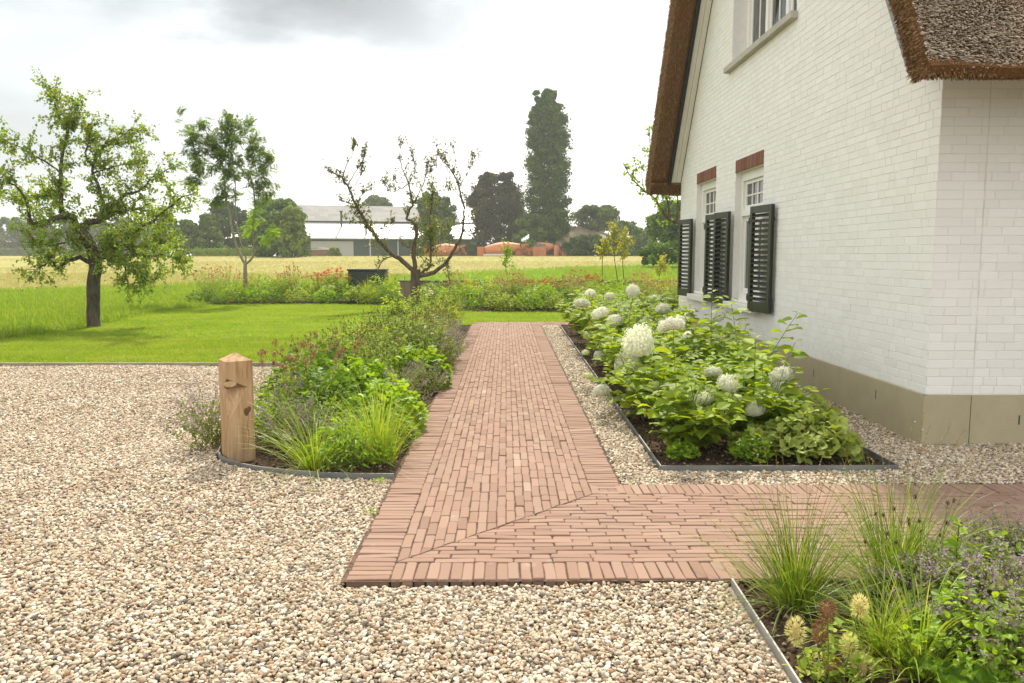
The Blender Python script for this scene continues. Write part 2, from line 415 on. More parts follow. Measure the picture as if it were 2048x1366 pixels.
tt.col(tt.ramp(oi, [(0, (.03, .02, .012)), (.6, (.10, .065, .04)), (.92, (.2, .14, .09)), (1, (.36, .29, .2))])); tt.rough(.95, .1)
for v in vs: v.materials.append(tt.m)
scatter("soil_crumbs", p, vs, .008, .032, tt.m, "crumbs and clods of dark soil on the planting beds", "soil")

# gravel
t = T("gravel_bed"); oc = t.coord('Object'); vo = t.n("TexVoronoi", Scale=70.0); t.L.new(oc, vo.inputs['Vector'])
t.col(t.ramp(vo.outputs['Distance'], [(.0, (.38, .325, .25)), (.5, (.28, .235, .175)), (.9, (.05, .04, .03))])); t.rough(.9, .2)
GR1 = [(-12, 10.84), (-2.2, 10.84), (-2.24, 7), (-2.24, 6.2), (-2.16, 5.82), (-2.01, 5.62), (-1.74, 5.45), (-1.27, 5.29), (-.76, 5.26), (-.75, 3.52), (1.035, 3.52), (1.0, 1.6), (-12, 1.6)]
GR2 = [(.76, 5.1), (8, 5.1), (8, 6.24), (3.32, 6.24), (3.32, 17.19), (2.77, 17.19), (2.77, 5.45), (1.06, 5.45), (1.13, 17.19), (.76, 17.19)]
sheet("gravel_ground", GR1, -.012, t.m); sheet("gravel_strip_ground", GR2, -.0121, t.m)
sheet("driveway", [(-30, -28), (14, -28), (14, 1.6), (-30, 1.6)], -.013, t.m); sheet("gravel_drive_side", [(-30, 1.6), (-12, 1.6), (-12, 10.84), (-30, 10.84)], -.013, t.m)
t = T("pebble"); oi = t.n("ObjectInfo").outputs['Random']; oc = t.coord('Object')
c = t.ramp(oi, [(0, (.15, .13, .11)), (.045, (.19, .165, .13)), (.10, (.31, .235, .155)), (.22, (.40, .325, .23)), (.38, (.47, .40, .30)), (.52, (.37, .295, .21)), (.64, (.54, .475, .375)), (.76, (.33, .285, .22)), (.86, (.60, .54, .45)), (.95, (.28, .18, .11)), (1, (.36, .33, .29))])
c.node.color_ramp.interpolation = 'CONSTANT'
ps_ = t.n("NewGeometry").outputs['Position']; hv = t.n("HueSaturation"); c = t.mix(nmath('MULTIPLY', t.ramp(t.noise(ps_, 1.6, 5, .7), [(.45, (0, 0, 0)), (.7, (1, 1, 1))]), .5, None, t.t), c, t.mix(1.0, c, (.74, .66, .57), 'MULTIPLY')); t.L.new(c, hv.inputs['Color']); t.L.new(nmath('MULTIPLY_ADD', t.noise(oc, 2.5, 4), .5, .90, t.t), hv.inputs['Value']); t.col(hv.outputs[0]); t.rough(.75, .25)
PEB = t.m
vs = [lump("pebble", rng, 2, (1, rng.uniform(.6, .9), rng.uniform(.42, .68)), .17) for _ in range(10)]
for v in vs[::2]:
    for q in v.polygons: q.use_smooth = False
for v in vs: v.materials.append(PEB)
# near gravel heap relief: slightly uneven
def relief(p): return .008*np.sin(p[:, 0]*2.1+1.3*np.sin(p[:, 1]*1.7))+.006*np.sin(p[:, 1]*3.1+p[:, 0]*1.1)
near = []; far = []
for poly, x0, x1, y0, y1 in ((GR1, -11, 1.0, 2.3, 10.84), (GR2, .76, 6, 5.1, 17.19)):
    p = gridpts(x0, x1, y0, min(y1, 7.2), .0148, rng); near.append(p[inpoly(p, poly) & infrustum(p, 2.0)])
    p = gridpts(x0, x1, min(y1, 7.2), y1, .0205, rng); far.append(p[inpoly(p, poly) & infrustum(p, 2.0)])
p = np.concatenate(near); z = relief(p)+.004+rng.uniform(-.010, .006, len(p)); near = np.c_[p, z]
p = np.concatenate(far); z = relief(p)+.004+rng.uniform(-.010, .006, len(p)); far = np.c_[p, z]
scatter("gravel", near, vs, .0105, .0275, PEB, "loose cream and brown pebbles covering the drive near the camera", "gravel")
scatter("gravel", far, vs, .015, .030, PEB, "finer looking pebbles of the far drive and the strips beyond", "gravel")
print("pebbles", len(near), len(far))

# grass tufts
def tuft(name, rng, n, h, w, spread, mat, lean=.5, K=4):
    mb = MB(); b = np.zeros((n, 3)); b[:, :2] = rng.normal(0, spread, (n, 2))
    mb.blades(b, rng.uniform(0, 6.28, n), rng.uniform(0, lean, n), rng.uniform(.6, 1.1, n)*h, np.full(n, w), rng.uniform(.1, .9, n), K, rng=rng)
    return mb.mesh(name, mat)
GRASS = leafmat("lawn_grass", [(.13, .235, .012), (.175, .295, .017), (.215, .34, .024), (.33, .39, .075)], .5, (1.4, 1.3, .55), .6, .2, (1.15, 1.08, 1), .55)
MEAD = leafmat("meadow_grass", [(.085, .17, .012), (.13, .24, .017), (.165, .29, .022), (.22, .31, .05)], .5, (1.5, 1.4, .6), .6, .2, (1.3, 1.15, 1), .35)
vs = [tuft("lawn_tuft", rng, 22, .04, .0045, .022, GRASS, .7) for _ in range(4)]
p1 = gridpts(-9, 3.4, 10.92, 14.5, .048, rng); p2 = gridpts(-10.2, 4.5, 14.5, 25, .075, rng)
p = np.concatenate([p1, p2]); p = p[inpoly(p, LAWN) & infrustum(p, 2.0)]
scatter("lawn_grass", np.c_[p, np.zeros(len(p))], vs, .8, 1.35, GRASS, "short bright green mown grass of the lawn", "grass", True)
edge_pts = []
for i in range(len(LAWN)):
    a, b = np.array(LAWN[i]), np.array(LAWN[(i+1) % len(LAWN)]); k = int(np.linalg.norm(b-a)/.05); q = a+(b-a)*np.linspace(0, 1, k)[:, None]; edge_pts.append(q+rng.normal(0, .03, q.shape))
p = np.concatenate(edge_pts); p = p[infrustum(p, 2.0)]
vs2 = [tuft("lawn_edge_tuft", rng, 20, .075, .006, .03, GRASS, .8) for _ in range(3)]
scatter("lawn_edge_grass", np.c_[p, np.zeros(len(p))], vs2, .6, 1.2, GRASS, "slightly longer grass fringing the edge of the lawn", "grass", True)
vs = [tuft("meadow_tuft", rng, 16, .17, .012, .06, MEAD, .8) for _ in range(4)]
mp_ = []
for (x0, x1, y0, y1, s_) in ((-20, -8.2, 10.9, 26, .11), (-30, -6, 26, 36, .17), (-22, 8, 36, 60, .33), (4.0, 40, 24.6, 60, .3), (-5, 12, 24.7, 40, .2), (-10, 60, 60, 110, .8)):
    p = gridpts(x0, x1, y0, y1, s_, rng); mp_.append(p[infrustum(p, 2.0)])
p = np.concatenate(mp_); m = ~inpoly(p, LAWN) & ~inpoly(p, BORD) & (p[:, 1] < 53.5+1.05*p[:, 0]+rng.normal(0, 1.5, len(p))) & ~((p[:, 0] > 3.0) & (p[:, 1] < 24.6) & (p[:, 1] > 5))
p = p[m]; sc_ = p
scatter("meadow_grass", np.c_[p, hg(p[:, 1])-.03], vs, .8, 1.5, MEAD, "lush unmown green meadow grass beside and beyond the lawn", "grass", True)
STUB = leafmat("stubble_grass", [(.30, .26, .08), (.37, .335, .115), (.43, .40, .15), (.25, .30, .075)], .3, (1.2, 1.1, .8), .8, .1, (1, 1, 1))
vs = [tuft("stubble_tuft", rng, 14, .10, .014, .11, STUB, 1.1) for _ in range(4)]
mp_ = []
for (x0, x1, y0, y1, s_) in ((-36, -4, 28, 50, .25), (-36, 14, 50, 72, .42), (-50, 28, 72, 98, .8)):
    p = gridpts(x0, x1, y0, y1, s_, rng); mp_.append(p[infrustum(p, 2.0)])
p = np.concatenate(mp_); p = p[p[:, 1] > 53.5+1.05*p[:, 0]+rng.normal(0, 1.5, len(p))]
scatter("stubble_grass", np.c_[p, hg(p[:, 1])-.03], vs, .7, 1.4, STUB, "straw yellow cut hay stubble on the wide field", "grass", True)
print("tufts", len(p))

# brick path
t = T("paving_brick"); g = t.n("NewGeometry").outputs['Random Per Island']; oc = t.coord('Object')
c = t.ramp(g, [(0, (.175, .098, .070)), (.2, (.24, .142, .103)), (.4, (.275, .168, .123)), (.6, (.22, .132, .100)), (.8, (.31, .198, .147)), (.97, (.25, .162, .13)), (.994, (.26, .165, .12)), (.997, (.38, .31, .23)), (1, (.42, .34, .26))])
n1 = t.noise(oc, 55, 5, .7); n2 = t.noise(oc, 1.3, 3)
c = t.mix(nmath('MULTIPLY', n1, .5, None, t.t), c, (.30, .20, .145)); c = t.mix(nmath('MULTIPLY', n2, .45, None, t.t), c, (.275, .205, .162)); c = t.mix(t.ramp(t.noise(oc, 2.1, 6, .7), [(.62, (0, 0, 0)), (.74, (.65, .65, .65))]), c, (.40, .34, .26))
t.col(c); t.rough(.9, .15); t.bump(t.noise(oc, 120, 4, .7), .5, .004)
BRK = t.m
def clip(poly, a, b, c):
    """keep a*x+b*y<=c"""
    out = []; n = len(poly)
    for i in range(n):
        p, q = poly[i], poly[(i+1) % n]; dp = a*p[0]+b*p[1]-c; dq = a*q[0]+b*q[1]-c
        if dp <= 0: out.append(p)
        if dp*dq < 0: s_ = dp/(dp-dq); out.append((p[0]+(q[0]-p[0])*s_, p[1]+(q[1]-p[1])*s_))
    return out
pb = MB(); rr = random.Random(3)
def brick(poly, ztop=.017, gap=.0020, ch=.0035):
    if len(poly) < 3: return
    cx = sum(p[0] for p in poly)/len(poly); cy = sum(p[1] for p in poly)/len(poly)
    ex = max(p[0] for p in poly)-min(p[0] for p in poly); ey = max(p[1] for p in poly)-min(p[1] for p in poly)
    if ex < .014 or ey < .014: return
    jx, jy, jr = rr.gauss(0, .0014), rr.gauss(0, .0014), rr.gauss(0, .012); z = ztop+rr.gauss(0, .0018); tx, ty = rr.gauss(0, .012), rr.gauss(0, .006)
    def sc(p, ins):
        kx = max(.1, 1-2*ins/ex); ky = max(.1, 1-2*ins/ey); x, y = (p[0]-cx)*kx, (p[1]-cy)*ky
        return cx+jx+x-jr*y, cy+jy+y+jr*x
    q_ = []; m_ = len(poly)
    for i in range(m_):                                    # worn corners
        p, a, b = poly[i], poly[i-1], poly[(i+1) % m_]; c_ = rr.uniform(.003, .0085)
        for o_ in (a, b):
            l_ = math.hypot(o_[0]-p[0], o_[1]-p[1])+1e-9; k_ = min(.3, c_/l_); q_.append((p[0]+(o_[0]-p[0])*k_, p[1]+(o_[1]-p[1])*k_))
            if o_ is b and l_ > .12: q_.append(((p[0]+b[0])/2+rr.gauss(0, .0008), (p[1]+b[1])/2+rr.gauss(0, .0008)))
    poly = q_; n = len(poly); v = []
    wob = [(rr.gauss(0, .0011), rr.gauss(0, .0011)) for _ in poly]
    for ins, dz in ((gap, -.05), (gap, -ch), (gap+ch, 0)):
        for p, w_ in zip(poly, wob):
            x, y = sc(p, ins); v.append((x+w_[0], y+w_[1], z+dz+(x-cx)*tx+(y-cy)*ty))
    f = [[i, (i+1) % n, n+(i+1) % n, n+i] for i in range(n)]+[[n+i, n+(i+1) % n, 2*n+(i+1) % n, 2*n+i] for i in range(n)]+[list(range(2*n, 3*n))]
    pb.add(v, f)
def rect(x0, x1, y0, y1): return [(x0, y0), (x1, y0), (x1, y1), (x0, y1)]
XL, XR, Y0, Y1 = -.742, .742, 3.55, 17.95; BW = .205
yy = Y0
while yy < Y1:                                   # left border, bricks across
    w_ = .0535+rr.gauss(0, .0015); brick(rect(XL+rr.gauss(0, .003), XL+BW, yy, min(yy+w_, Y1))); yy += w_
yy = Y0+BW+1.115
while yy < Y1-.75:                               # right border
    w_ = .0535+rr.gauss(0, .0015); brick(rect(XR-BW, XR+rr.gauss(0, .003), yy, yy+w_)); yy += w_
ix0, ix1 = XL+BW, XR-BW; iy0, iy1 = Y0+BW, Y0+BW+1.115
# mitre line from (ix0,iy0) to (ix1, iy1)
mx_, my_ = ix1-ix0, iy1-iy0; na, nb = my_/math.hypot(mx_, my_), -mx_/math.hypot(mx_, my_); nc = na*ix0+nb*iy0
xx = ix0; ncol = 20; cw = (ix1-ix0)/ncol
for i in range(ncol):
    yy = iy0-(.1 if i % 2 else 0)-rr.uniform(0, .02)
    while yy < Y1:
        l_ = .198+rr.gauss(0, .0045)
        if rr.random() < .02: l_ = .105
        p = rect(xx, xx+cw, max(yy, iy0), min(yy+l_, Y1)); 
        if yy+l_ > iy0+.02: brick(clip(p, na, nb, nc-.0035))
        yy += l_
    xx += cw
XEND = 7.5; nrow = 21; ch_ = (iy1-iy0)/nrow; yy = iy0
for i in range(nrow):
    xx = ix0-(.1 if i % 2 else 0)-rr.uniform(0, .03)
    while xx < XEND:
        l_ = .198+rr.gauss(0, .0045)
        if rr.random() < .03: l_ = .1
        if xx+l_ > ix0+.02: brick(clip(rect(max(xx, ix0), xx+l_, yy, yy+ch_), -na, -nb, -nc-.0035))
        xx += l_
    yy += ch_
xx = ix0
while xx < XEND:
    w_ = .0545+rr.gauss(0, .0015); brick(rect(xx, xx+w_, Y0+rr.gauss(0, .004), Y0+BW)); xx += w_
xx = XR-BW
while xx < XEND:
    w_ = .0545+rr.gauss(0, .0015); brick(rect(xx, xx+w_, iy1, iy1+BW)); xx += w_
# far end: a cross strip running right to the bed
yy = Y1-.75; ends = rect(XR-BW, 1.6, Y1-.75, Y1)
for k in range(14):
    xx = XR-BW-rr.uniform(0, .15)
    while xx < 3.2:
        l_ = .2
        if xx+l_ > XR-BW+.02: brick(rect(max(xx, XR-BW), xx+l_, yy, yy+.0535))
        xx += l_
    yy += .0535
tag(pb.build("path", BRK), kind='structure')
t = T("joint_sand"); oc = t.coord('Object'); t.col(t.ramp(t.noise(oc, 60, 4), [(.3, (.055, .035, .025)), (.7, (.16, .11, .08))])); t.rough(.95, .1); JS = t.m
sheet("path_bedding", [(XL-.02, Y0-.01), (XEND, Y0-.01), (XEND, iy1+BW+.01), (XR+.01, iy1+BW+.01), (XR+.01, Y1-.76), (3.2, Y1-.76), (3.2, Y1+.01), (XL-.02, Y1+.01)], .0095, JS)

# metal and timber edgings
STEEL = plain("galvanised_edging", (.20, .205, .195), .6, .4, .3, 3, .3)
def strip(pts, z0, z1, th):
    mb = MB(); n = len(pts); P_ = np.array(pts, float); T_ = unit(np.gradient(P_, axis=0)); Nn = np.stack([-T_[:, 1], T_[:, 0]], 1)*th/2
    v = []
    for q in range(n):
        for s_, z in ((-1, z0), (-1, z1), (1, z1), (1, z0)): v.append((P_[q, 0]+s_*Nn[q, 0], P_[q, 1]+s_*Nn[q, 1], z))
    f = [[q*4+a, q*4+(a+1) % 4, q*4+4+(a+1) % 4, q*4+4+a] for q in range(n-1) for a in range(4)]+[[0, 1, 2, 3], [4*n-1, 4*n-2, 4*n-3, 4*n-4]]
    mb.add(v, f); return mb
arc = [(-.757, 5.275), (-1.0, 5.285), (-1.26, 5.315), (-1.5, 5.38), (-1.73, 5.47), (-1.88, 5.56), (-2.0, 5.66), (-2.1, 5.78), (-2.17, 5.92), (-2.21, 6.1), (-2.225, 6.4), (-2.22, 7), (-2.2, 9), (-2.17, 10.85)]
tag(strip(arc, -.05, .038, .012).build("bed_edging", STEEL), "grey metal edging strip curving round the foot of the wooden bollard and left bed", "edging")
eb = strip([(1.09, 5.475), (2.755, 5.475)], -.05, .036, .008)
for q in (strip([(1.085, 5.475), (1.145, 17.19)], -.05, .036, .008), strip([(2.755, 5.475), (2.755, 17.19)], -.05, .036, .008)):
    eb.add(np.concatenate(q.v), *[f for f in q.f])
tag(eb.build("bed_edging", STEEL), "straight grey metal edging frame round the hydrangea bed", "edging")
tag(strip([(1.035, 3.52), (1.0, 1.6)], -.05, .030, .008).build("bed_edging", plain("pale_edging", (.36, .35, .32), .6, .4, .2, 4, .1)), "thin pale metal edging strip between foreground gravel and the near right bed", "edging")
tag(strip([(-12, 10.88), (-2.2, 10.88)], -.05, .045, .035).build("lawn_edging", plain("edging_timber", (.30, .26, .20), .85, .2, .3, 5)), "weathered flat board edging between the gravel drive and the lawn", "edging")
# ------------------------------------------------------------------ the white thatched house
XW = 3.33; YN, YF = 6.25, 15.42
def WXp(x, y, X):
    d = ray(x, y); p = _C+d*X/d[0]; return p[1], p[2]
def lineof(a, b):
    m = (b[1]-a[1])/(b[0]-a[0]); return m, a[1]-m*a[0]
XV = 2.76
ni = lineof(WXp(1784, 0, XV), WXp(1824, 150, XV)); no = lineof(WXp(1811, 0, XV), WXp(1862, 150, XV))
bo = lineof(WXp(1770, 0, 3.06), WXp(1816, 150, 3.06))
fo = lineof(WXp(1341, 0, XV), WXp(1291, 375, XV)); wf = lineof(WXp(1425, 0, XW), WXp(1362, 364, XW)); fi = lineof(WXp(1346, 230, 3.06), WXp(1327, 364, 3.06))
print("roof lines", ni, no, bo, fo, wf, fi)
NS = ni[0]; FS = wf[0]
def lx(l1, l2): y = (l2[1]-l1[1])/(l1[0]-l2[0]); return y, l1[0]*y+l1[1]
no = (NS, WXp(1840, 75, XV)[1]-NS*WXp(1840, 75, XV)[0]); fo = (FS, WXp(1316, 190, XV)[1]-FS*WXp(1316, 190, XV)[0]); fi = (FS, wf[1]+.02)
house = empty("farmhouse", (6.5, 10.8, 0), 0, "white painted brick house with brown thatched roof and dark green louvred shutters", "house")
HO = Vector(house.location)
def hb(mb, name, mats, parent=house, smooth=False):
    o = mb.build(name, mats, parent, smooth)
    if parent is house: o.location = -HO
    return o
t = T("painted_brick"); oc = t.coord('Object'); g = t.n("NewGeometry").outputs['Random Per Island']
c = t.ramp(g, [(0, (.755, .75, .72)), (.5, (.79, .785, .755)), (1, (.815, .81, .785))])
c = t.mix(nmath('MULTIPLY', t.noise(oc, .9, 4), .35, None, t.t), c, (.71, .70, .66))
c = t.mix(t.ramp(t.noise(t.coord('Object', (1, 1, .3)), 1.6, 6, .7), [(.6, (0, 0, 0)), (.85, (.35, .35, .35))]), c, (.60, .57, .50)); t.col(c); t.rough(.75, .3)
t.bump(t.noise(oc, 55, 4, .6), .35, .004); PB = t.m
t = T("painted_mortar"); oc = t.coord('Object'); t.col(t.ramp(t.noise(oc, 12, 4), [(.3, (.69, .68, .645)), (.7, (.75, .74, .705))])); t.rough(.85, .2); t.bump(t.noise(oc, 90, 3), .4, .003); PM = t.m
FRM = plain("white_paint", (.76, .75, .70), .45, .5, .03, 4); FRM2 = plain("cream_paint", (.70, .68, .60), .5, .4, .05, 3)
# openings: (y0,y1,z0,z1)
OPN = [(10.50, 11.77, .84, 2.68), (12.86, 14.14, .84, 2.73), (9.50, 12.14, 4.28, 6.0)]
def topz(y): return min(bo[0]*y+bo[1]+.12, wf[0]*y+wf[1])
mb = MB(); ys = sorted({YN, YF, 10.2, *[a for o_ in OPN for a in o_[:2]]})
ridge = lx((bo[0], bo[1]+.12), wf); ys = sorted(set(ys) | {ridge[0]})
XM = XW+.006
for y0, y1 in zip(ys[:-1], ys[1:]):
    cuts = sorted([(o_[2], o_[3]) for o_ in OPN if o_[0] < (y0+y1)/2 < o_[1]]); z = .38
    for a, b in cuts+[(None, None)]:
        if a is None: mb.add([(XM, y0, z), (XM, y1, z), (XM, y1, topz(y1)), (XM, y0, topz(y0))], [(0, 1, 2, 3)])
        else: mb.add([(XM, y0, z), (XM, y1, z), (XM, y1, a), (XM, y0, a)], [(0, 1, 2, 3)]); z = b
mb.add([(XM, YN+.006, .38), (14, YN+.006, .38), (14, YN+.006, 3.4), (XM, YN+.006, 3.4)], [(0, 1, 2, 3)])
mb.add([(XM, YF, .38), (14, YF, .38), (14, YF, 3.4), (XM, YF, 3.4)], [(0, 1, 2, 3)])
DEP = [.20, .20, .34]
for (a, b, c_, d), dp in zip(OPN, DEP):          # reveals
    for yy in (a, b): mb.add([(XM, yy, c_), (XM+dp, yy, c_), (XM+dp, yy, d), (XM, yy, d)], [(0, 1, 2, 3)])
    for zz in (c_, d): mb.add([(XM, a, zz), (XM+dp, a, zz), (XM+dp, b, zz), (XM, b, zz)], [(0, 1, 2, 3)])
wall = hb(mb, "wall", PM)
# brick courses standing 5 mm proud of the joints
bb = MB(); rr = random.Random(8); CH = .0695; JT = .0048; CF = .002
def wbrick(u0, u1, z0, z1, face):
    if u1-u0 < .02: return
    o_ = rr.gauss(0, .0007); e = [rr.gauss(0, .0012) for _ in range(4)]
    def pt(u, z, d): return (XM-d, u, z) if face == 'g' else (u, YN+.006-d, z)
    ring0 = [(u0+e[0], z0), (u1+e[1], z0), (u1+e[1], z1+e[3]*.5), (u0+e[0], z1+e[2]*.5)]
    v = [pt(u, z, 0) for u, z in ring0]
    d = .0042+o_
    ring1 = [(u0+CF+e[0], z0+CF), (u1-CF+e[1], z0+CF), (u1-CF+e[1], z1-CF+e[3]*.5), (u0+CF+e[0], z1-CF+e[2]*.5)]
    v += [pt(u, z, d+rr.gauss(0, .0004)) for u, z in ring1]
    bb.add(v, [(0, 1, 5, 4), (1, 2, 6, 5), (2, 3, 7, 6), (3, 0, 4, 7), (4, 5, 6, 7)])
z = .405
row = 0
while z < 10:
    ztop = z+CH-JT; u = YN+.001-rr.uniform(0, .2); umax = YF-.003
    while u < umax:
        l_ = .208 if rr.random() > .28 else .102
        a, b = max(u, YN+.001), min(u+l_, umax)
        segs = [(a, b)]
        for (y0, y1, z0, z1) in OPN:
            if ztop > z0+.01 and z < z1-.01:
                ns = []
                for (p, q) in segs:
                    if q <= y0 or p >= y1: ns.append((p, q))
                    else:
                        if p < y0: ns.append((p, y0-.001))
                        if q > y1: ns.append((y1+.001, q))
                segs = ns
        for p, q in segs:
            if ztop < min(topz(p), topz(q)): wbrick(p, q, z, ztop, 'g')
        u += l_+JT
    if ztop < 3.3:
        for (ua, ub) in ((XW+.0005, 3.702), (3.710, 8.0)):
            u = ua-(rr.uniform(0, .2) if ua > 3.5 else rr.choice((0, .1)))
            while u < ub:
                l_ = .208 if rr.random() > .25 else .102
                wbrick(max(u, ua), min(u+l_, ub), z, ztop, 'f'); u += l_+JT
    z += CH; row += 1
    if z > ridge[1]: break
hb(bb, "brick_courses", PB, wall)
# dark joint groove in the front wall is a narrow recess: strip of sealant
mb = MB(); mb.box(3.7025, 3.7095, YN+.0035, YN+.02, .405, 3.3); hb(mb, "movement_joint", plain("joint_sealant", (.66, .64, .58), .8), wall)
# plinth
t = T("plinth_render"); oc = t.coord('Object'); a = t.noise(oc, 1.4, 5, .65); a2 = t.noise(oc, 30, 5, .6)
c = t.ramp(a, [(.3, (.38, .33, .21)), (.6, (.44, .39, .26)), (.8, (.49, .44, .31))])
c = t.mix(t.ramp(t.noise(t.coord('Object', (2.2, 2.2, .5)), 2.2, 6, .75), [(.5, (0, 0, 0)), (.75, (.45, .45, .45))]), c, (.30, .255, .17)); c = t.mix(nmath('MULTIPLY', a2, .25, None, t.t), c, (.28, .23, .16)); t.col(c); t.rough(.8, .3); t.bump(a2, .15, .003)
mb = MB(); PX = XW-.016
mb.add([(PX, YN-.012, -.06), (PX, YF, -.06), (PX, YF, .397), (PX, YN-.012, .397), (XM+.01, YF, .397), (XM+.01, YN-.012, .397)], [(0, 1, 2, 3), (3, 2, 4, 5)])
for a_, b_ in ((PX, 3.690), (3.696, 14)):
    mb.add([(a_, YN-.012, -.06), (b_, YN-.012, -.06), (b_, YN-.012, .397), (a_, YN-.012, .397), (b_, YN+.02, .397), (a_, YN+.02, .397)], [(0, 1, 2, 3), (3, 2, 4, 5)])
mb.box(3.690, 3.696, YN-.004, YN+.02, -.05, .39)
pl = hb(mb, "plinth", t.m)
mb = MB()
WDK = plain("weep_dark", (.08, .07, .05), .9)
for y_, z_ in ((7.05, .22), (8.5, .2), (9.9, .22), (12.5, .2)): mb = MB(); mb.box(PX-.0015, PX+.002, y_, y_+.012, z_, z_+.085); hb(mb, "weep_hole", WDK, pl)
for x_, z_ in ((4.08, .16), (5.2, .18)): mb = MB(); mb.box(x_, x_+.012, YN-.0135, YN-.01, z_, z_+.075); hb(mb, "weep_hole", WDK, pl)
# thatched roof
t = T("thatch_body"); oc = t.coord('Object'); w_ = t.noise(t.coord('Object', (2, 2, 2)), 30, 5, .75); w2 = t.noise(t.coord('Object', (3, .6, 4)), 9, 5, .7)
c = t.ramp(w_, [(.28, (.05, .022, .007)), (.5, (.17, .082, .028)), (.72, (.30, .16, .065))]); c = t.mix(nmath('MULTIPLY', w2, .5, None, t.t), c, (.28, .12, .035)); t.col(c); t.rough(.9, .15); t.bump(w_, 1, .04); TH = t.m
t = T("thatch_top"); oc = t.coord('Object'); w_ = t.noise(oc, 60, 5, .75); t.col(t.ramp(w_, [(.3, (.03, .02, .013)), (.6, (.10, .075, .055)), (.8, (.22, .18, .14))])); t.rough(.95, .1); t.bump(w_, 1, .03); THT = t.m
def at(l, y): return (y, l[0]*y+l[1])
nyi = WXp(1824, 150, XV)[0]
ebn = WY(1950, 158, nyi-.3)[2]+.05
n_in = lx(ni, (0, ebn+.10)); P1 = at(ni, n_in[0]+.35)
P2 = (nyi-.02, ebn+.015); P3 = (WXp(1858, 150, XV)[0], ebn-.01)
P4 = lx(no, (0, ebn+.12)); Rt = lx(no, fo); Ri = lx((ni[0], ni[1]), fi)
fe = WXp(1291, 375, XV)[0]
F1 = (15.40, FS*15.40+fi[1]+.02); ebf = WY(1330, 385, 15.6)[2]
prof = [P1, n_in, P2, P3, P4, Rt, (fe, fo[0]*fe+fo[1]), (fe-.12, ebf-.03), (15.62, ebf), F1, Ri]
print("profile", [tuple(round(float(q), 2) for q in p) for p in prof])
P3a = (P3[0]-.03, P3[1]+.05)
prof = [P1, n_in, P2, P3, P3a, P4, Rt, (fe, fo[0]*fe+fo[1]), (fe-.12, ebf-.03), (15.62, ebf), F1, Ri]
def roofbody(prof):
    """extruded section, cross-cut along x and gently uneven"""
    mb = MB(); xs = np.linspace(XV, 12.5, 60); v = []; n = len(prof)
    for i, x in enumerate(xs):
        for (y, z) in prof: v.append((x, y+.015*math.sin(x*5+y), z+.012*math.sin(x*7.3+z*2)))
    f = [(i*n+j, i*n+(j+1) % n, (i+1)*n+(j+1) % n, (i+1)*n+j) for i in range(len(xs)-1) for j in range(n)]
    mb.add(v, f); return mb
mb = roofbody(prof); m_ = mb
n = len(prof)
# end cap split in quads between the inner and the outer line
cap = [(prof[i][0], prof[i][1]) for i in range(n)]
mb.add([(XV+.015*0, y+.015*math.sin(XV*5+y), z+.012*math.sin(XV*7.3+z*2)) for y, z in cap], [(0, 1, 2, 3, 4, 5), (0, 5, 6, 11), (11, 6, 7, 10), (10, 7, 8, 9)])
roof = hb(mb, "roof", TH)
# reeds: short straws standing out of the surface
rng = np.random.default_rng(21)
def straws(org, d, ln, wd, mb):
    n = len(org); P = np.stack([org, org+d*ln[:, None]], 1); mb.tubes(P, np.stack([wd, wd*.8], 1), 3, cap=True)
def reedmat(name, cols):
    t = T(name); g = t.n("NewGeometry").outputs['Random Per Island']; k = len(cols)
    t.col(t.ramp(g, [(i/(k-1), q) for i, q in enumerate(cols)])); t.rough(.8, .2); return t.m
GRD = reedmat("weathered_reed", [(.12, .09, .06), (.28, .22, .155), (.40, .325, .245), (.52, .44, .34), (.62, .54, .43), (.27, .185, .105)])
BRD = reedmat("brown_reed", [(.09, .048, .02), (.18, .10, .042), (.27, .16, .07), (.36, .23, .115), (.14, .075, .03)])
mb = MB(); sdir = np.array([0, -1/math.hypot(1, NS), -NS/math.hypot(1, NS)]); nrm = np.array([0, -NS, 1])/math.hypot(1, NS)
def tops(n, x0, x1, s0, s1, lo, hi, w0, w1):
    x = rng.uniform(x0, x1, n); s_ = rng.uniform(s0, s1, n)
    o = np.stack([x, P4[0]-sdir[1]*s_, P4[1]-sdir[2]*s_], 1)+nrm*rng.uniform(-.022, .008, n)[:, None]
    a = 1.2*np.sin(x*9+3*np.sin(s_*7))*.4
    d = unit(sdir+nrm*rng.uniform(.5, 1.5, n)[:, None]+np.array([1, 0, 0])*(a*.7+rng.normal(0, .3, n))[:, None])
    straws(o, d, rng.uniform(lo, hi, n), rng.uniform(w0, w1, n), mb)
tops(60000, XV+.01, 5.6, -.10, 1.75, .016, .040, .003, .006)
hb(mb, "reed_ends", GRD, roof)
mb = MB()
# rim of the near verge (facing -x) and the rounded edge
n = 15000; s_ = rng.uniform(-.12, 1.9, n); u = rng.random(n); yy_ = (P2[0]+(P3[0]-P2[0])*u); w__ = np.clip(abs(P2[0]-P3[0]), .2, .4)
base_in = np.stack([np.full(n, XV), n_in[0]-sdir[1]*s_, np.zeros(n)], 1); base_in[:, 2] = ni[0]*base_in[:, 1]+ni[1]
shift = (no[1]-ni[1])/NS
o = base_in.copy(); o[:, 1] -= shift*u; o[:, 0] += rng.uniform(-.006, .03, n)+.05*np.clip(u-.75, 0, 1)
d = unit(np.stack([-rng.uniform(.35, 1, n), rng.normal(-.15, .3, n), -rng.uniform(.2, 1.1, n)], 1)); straws(o, d, rng.uniform(.015, .045, n), rng.uniform(.0022, .0045, n), mb)
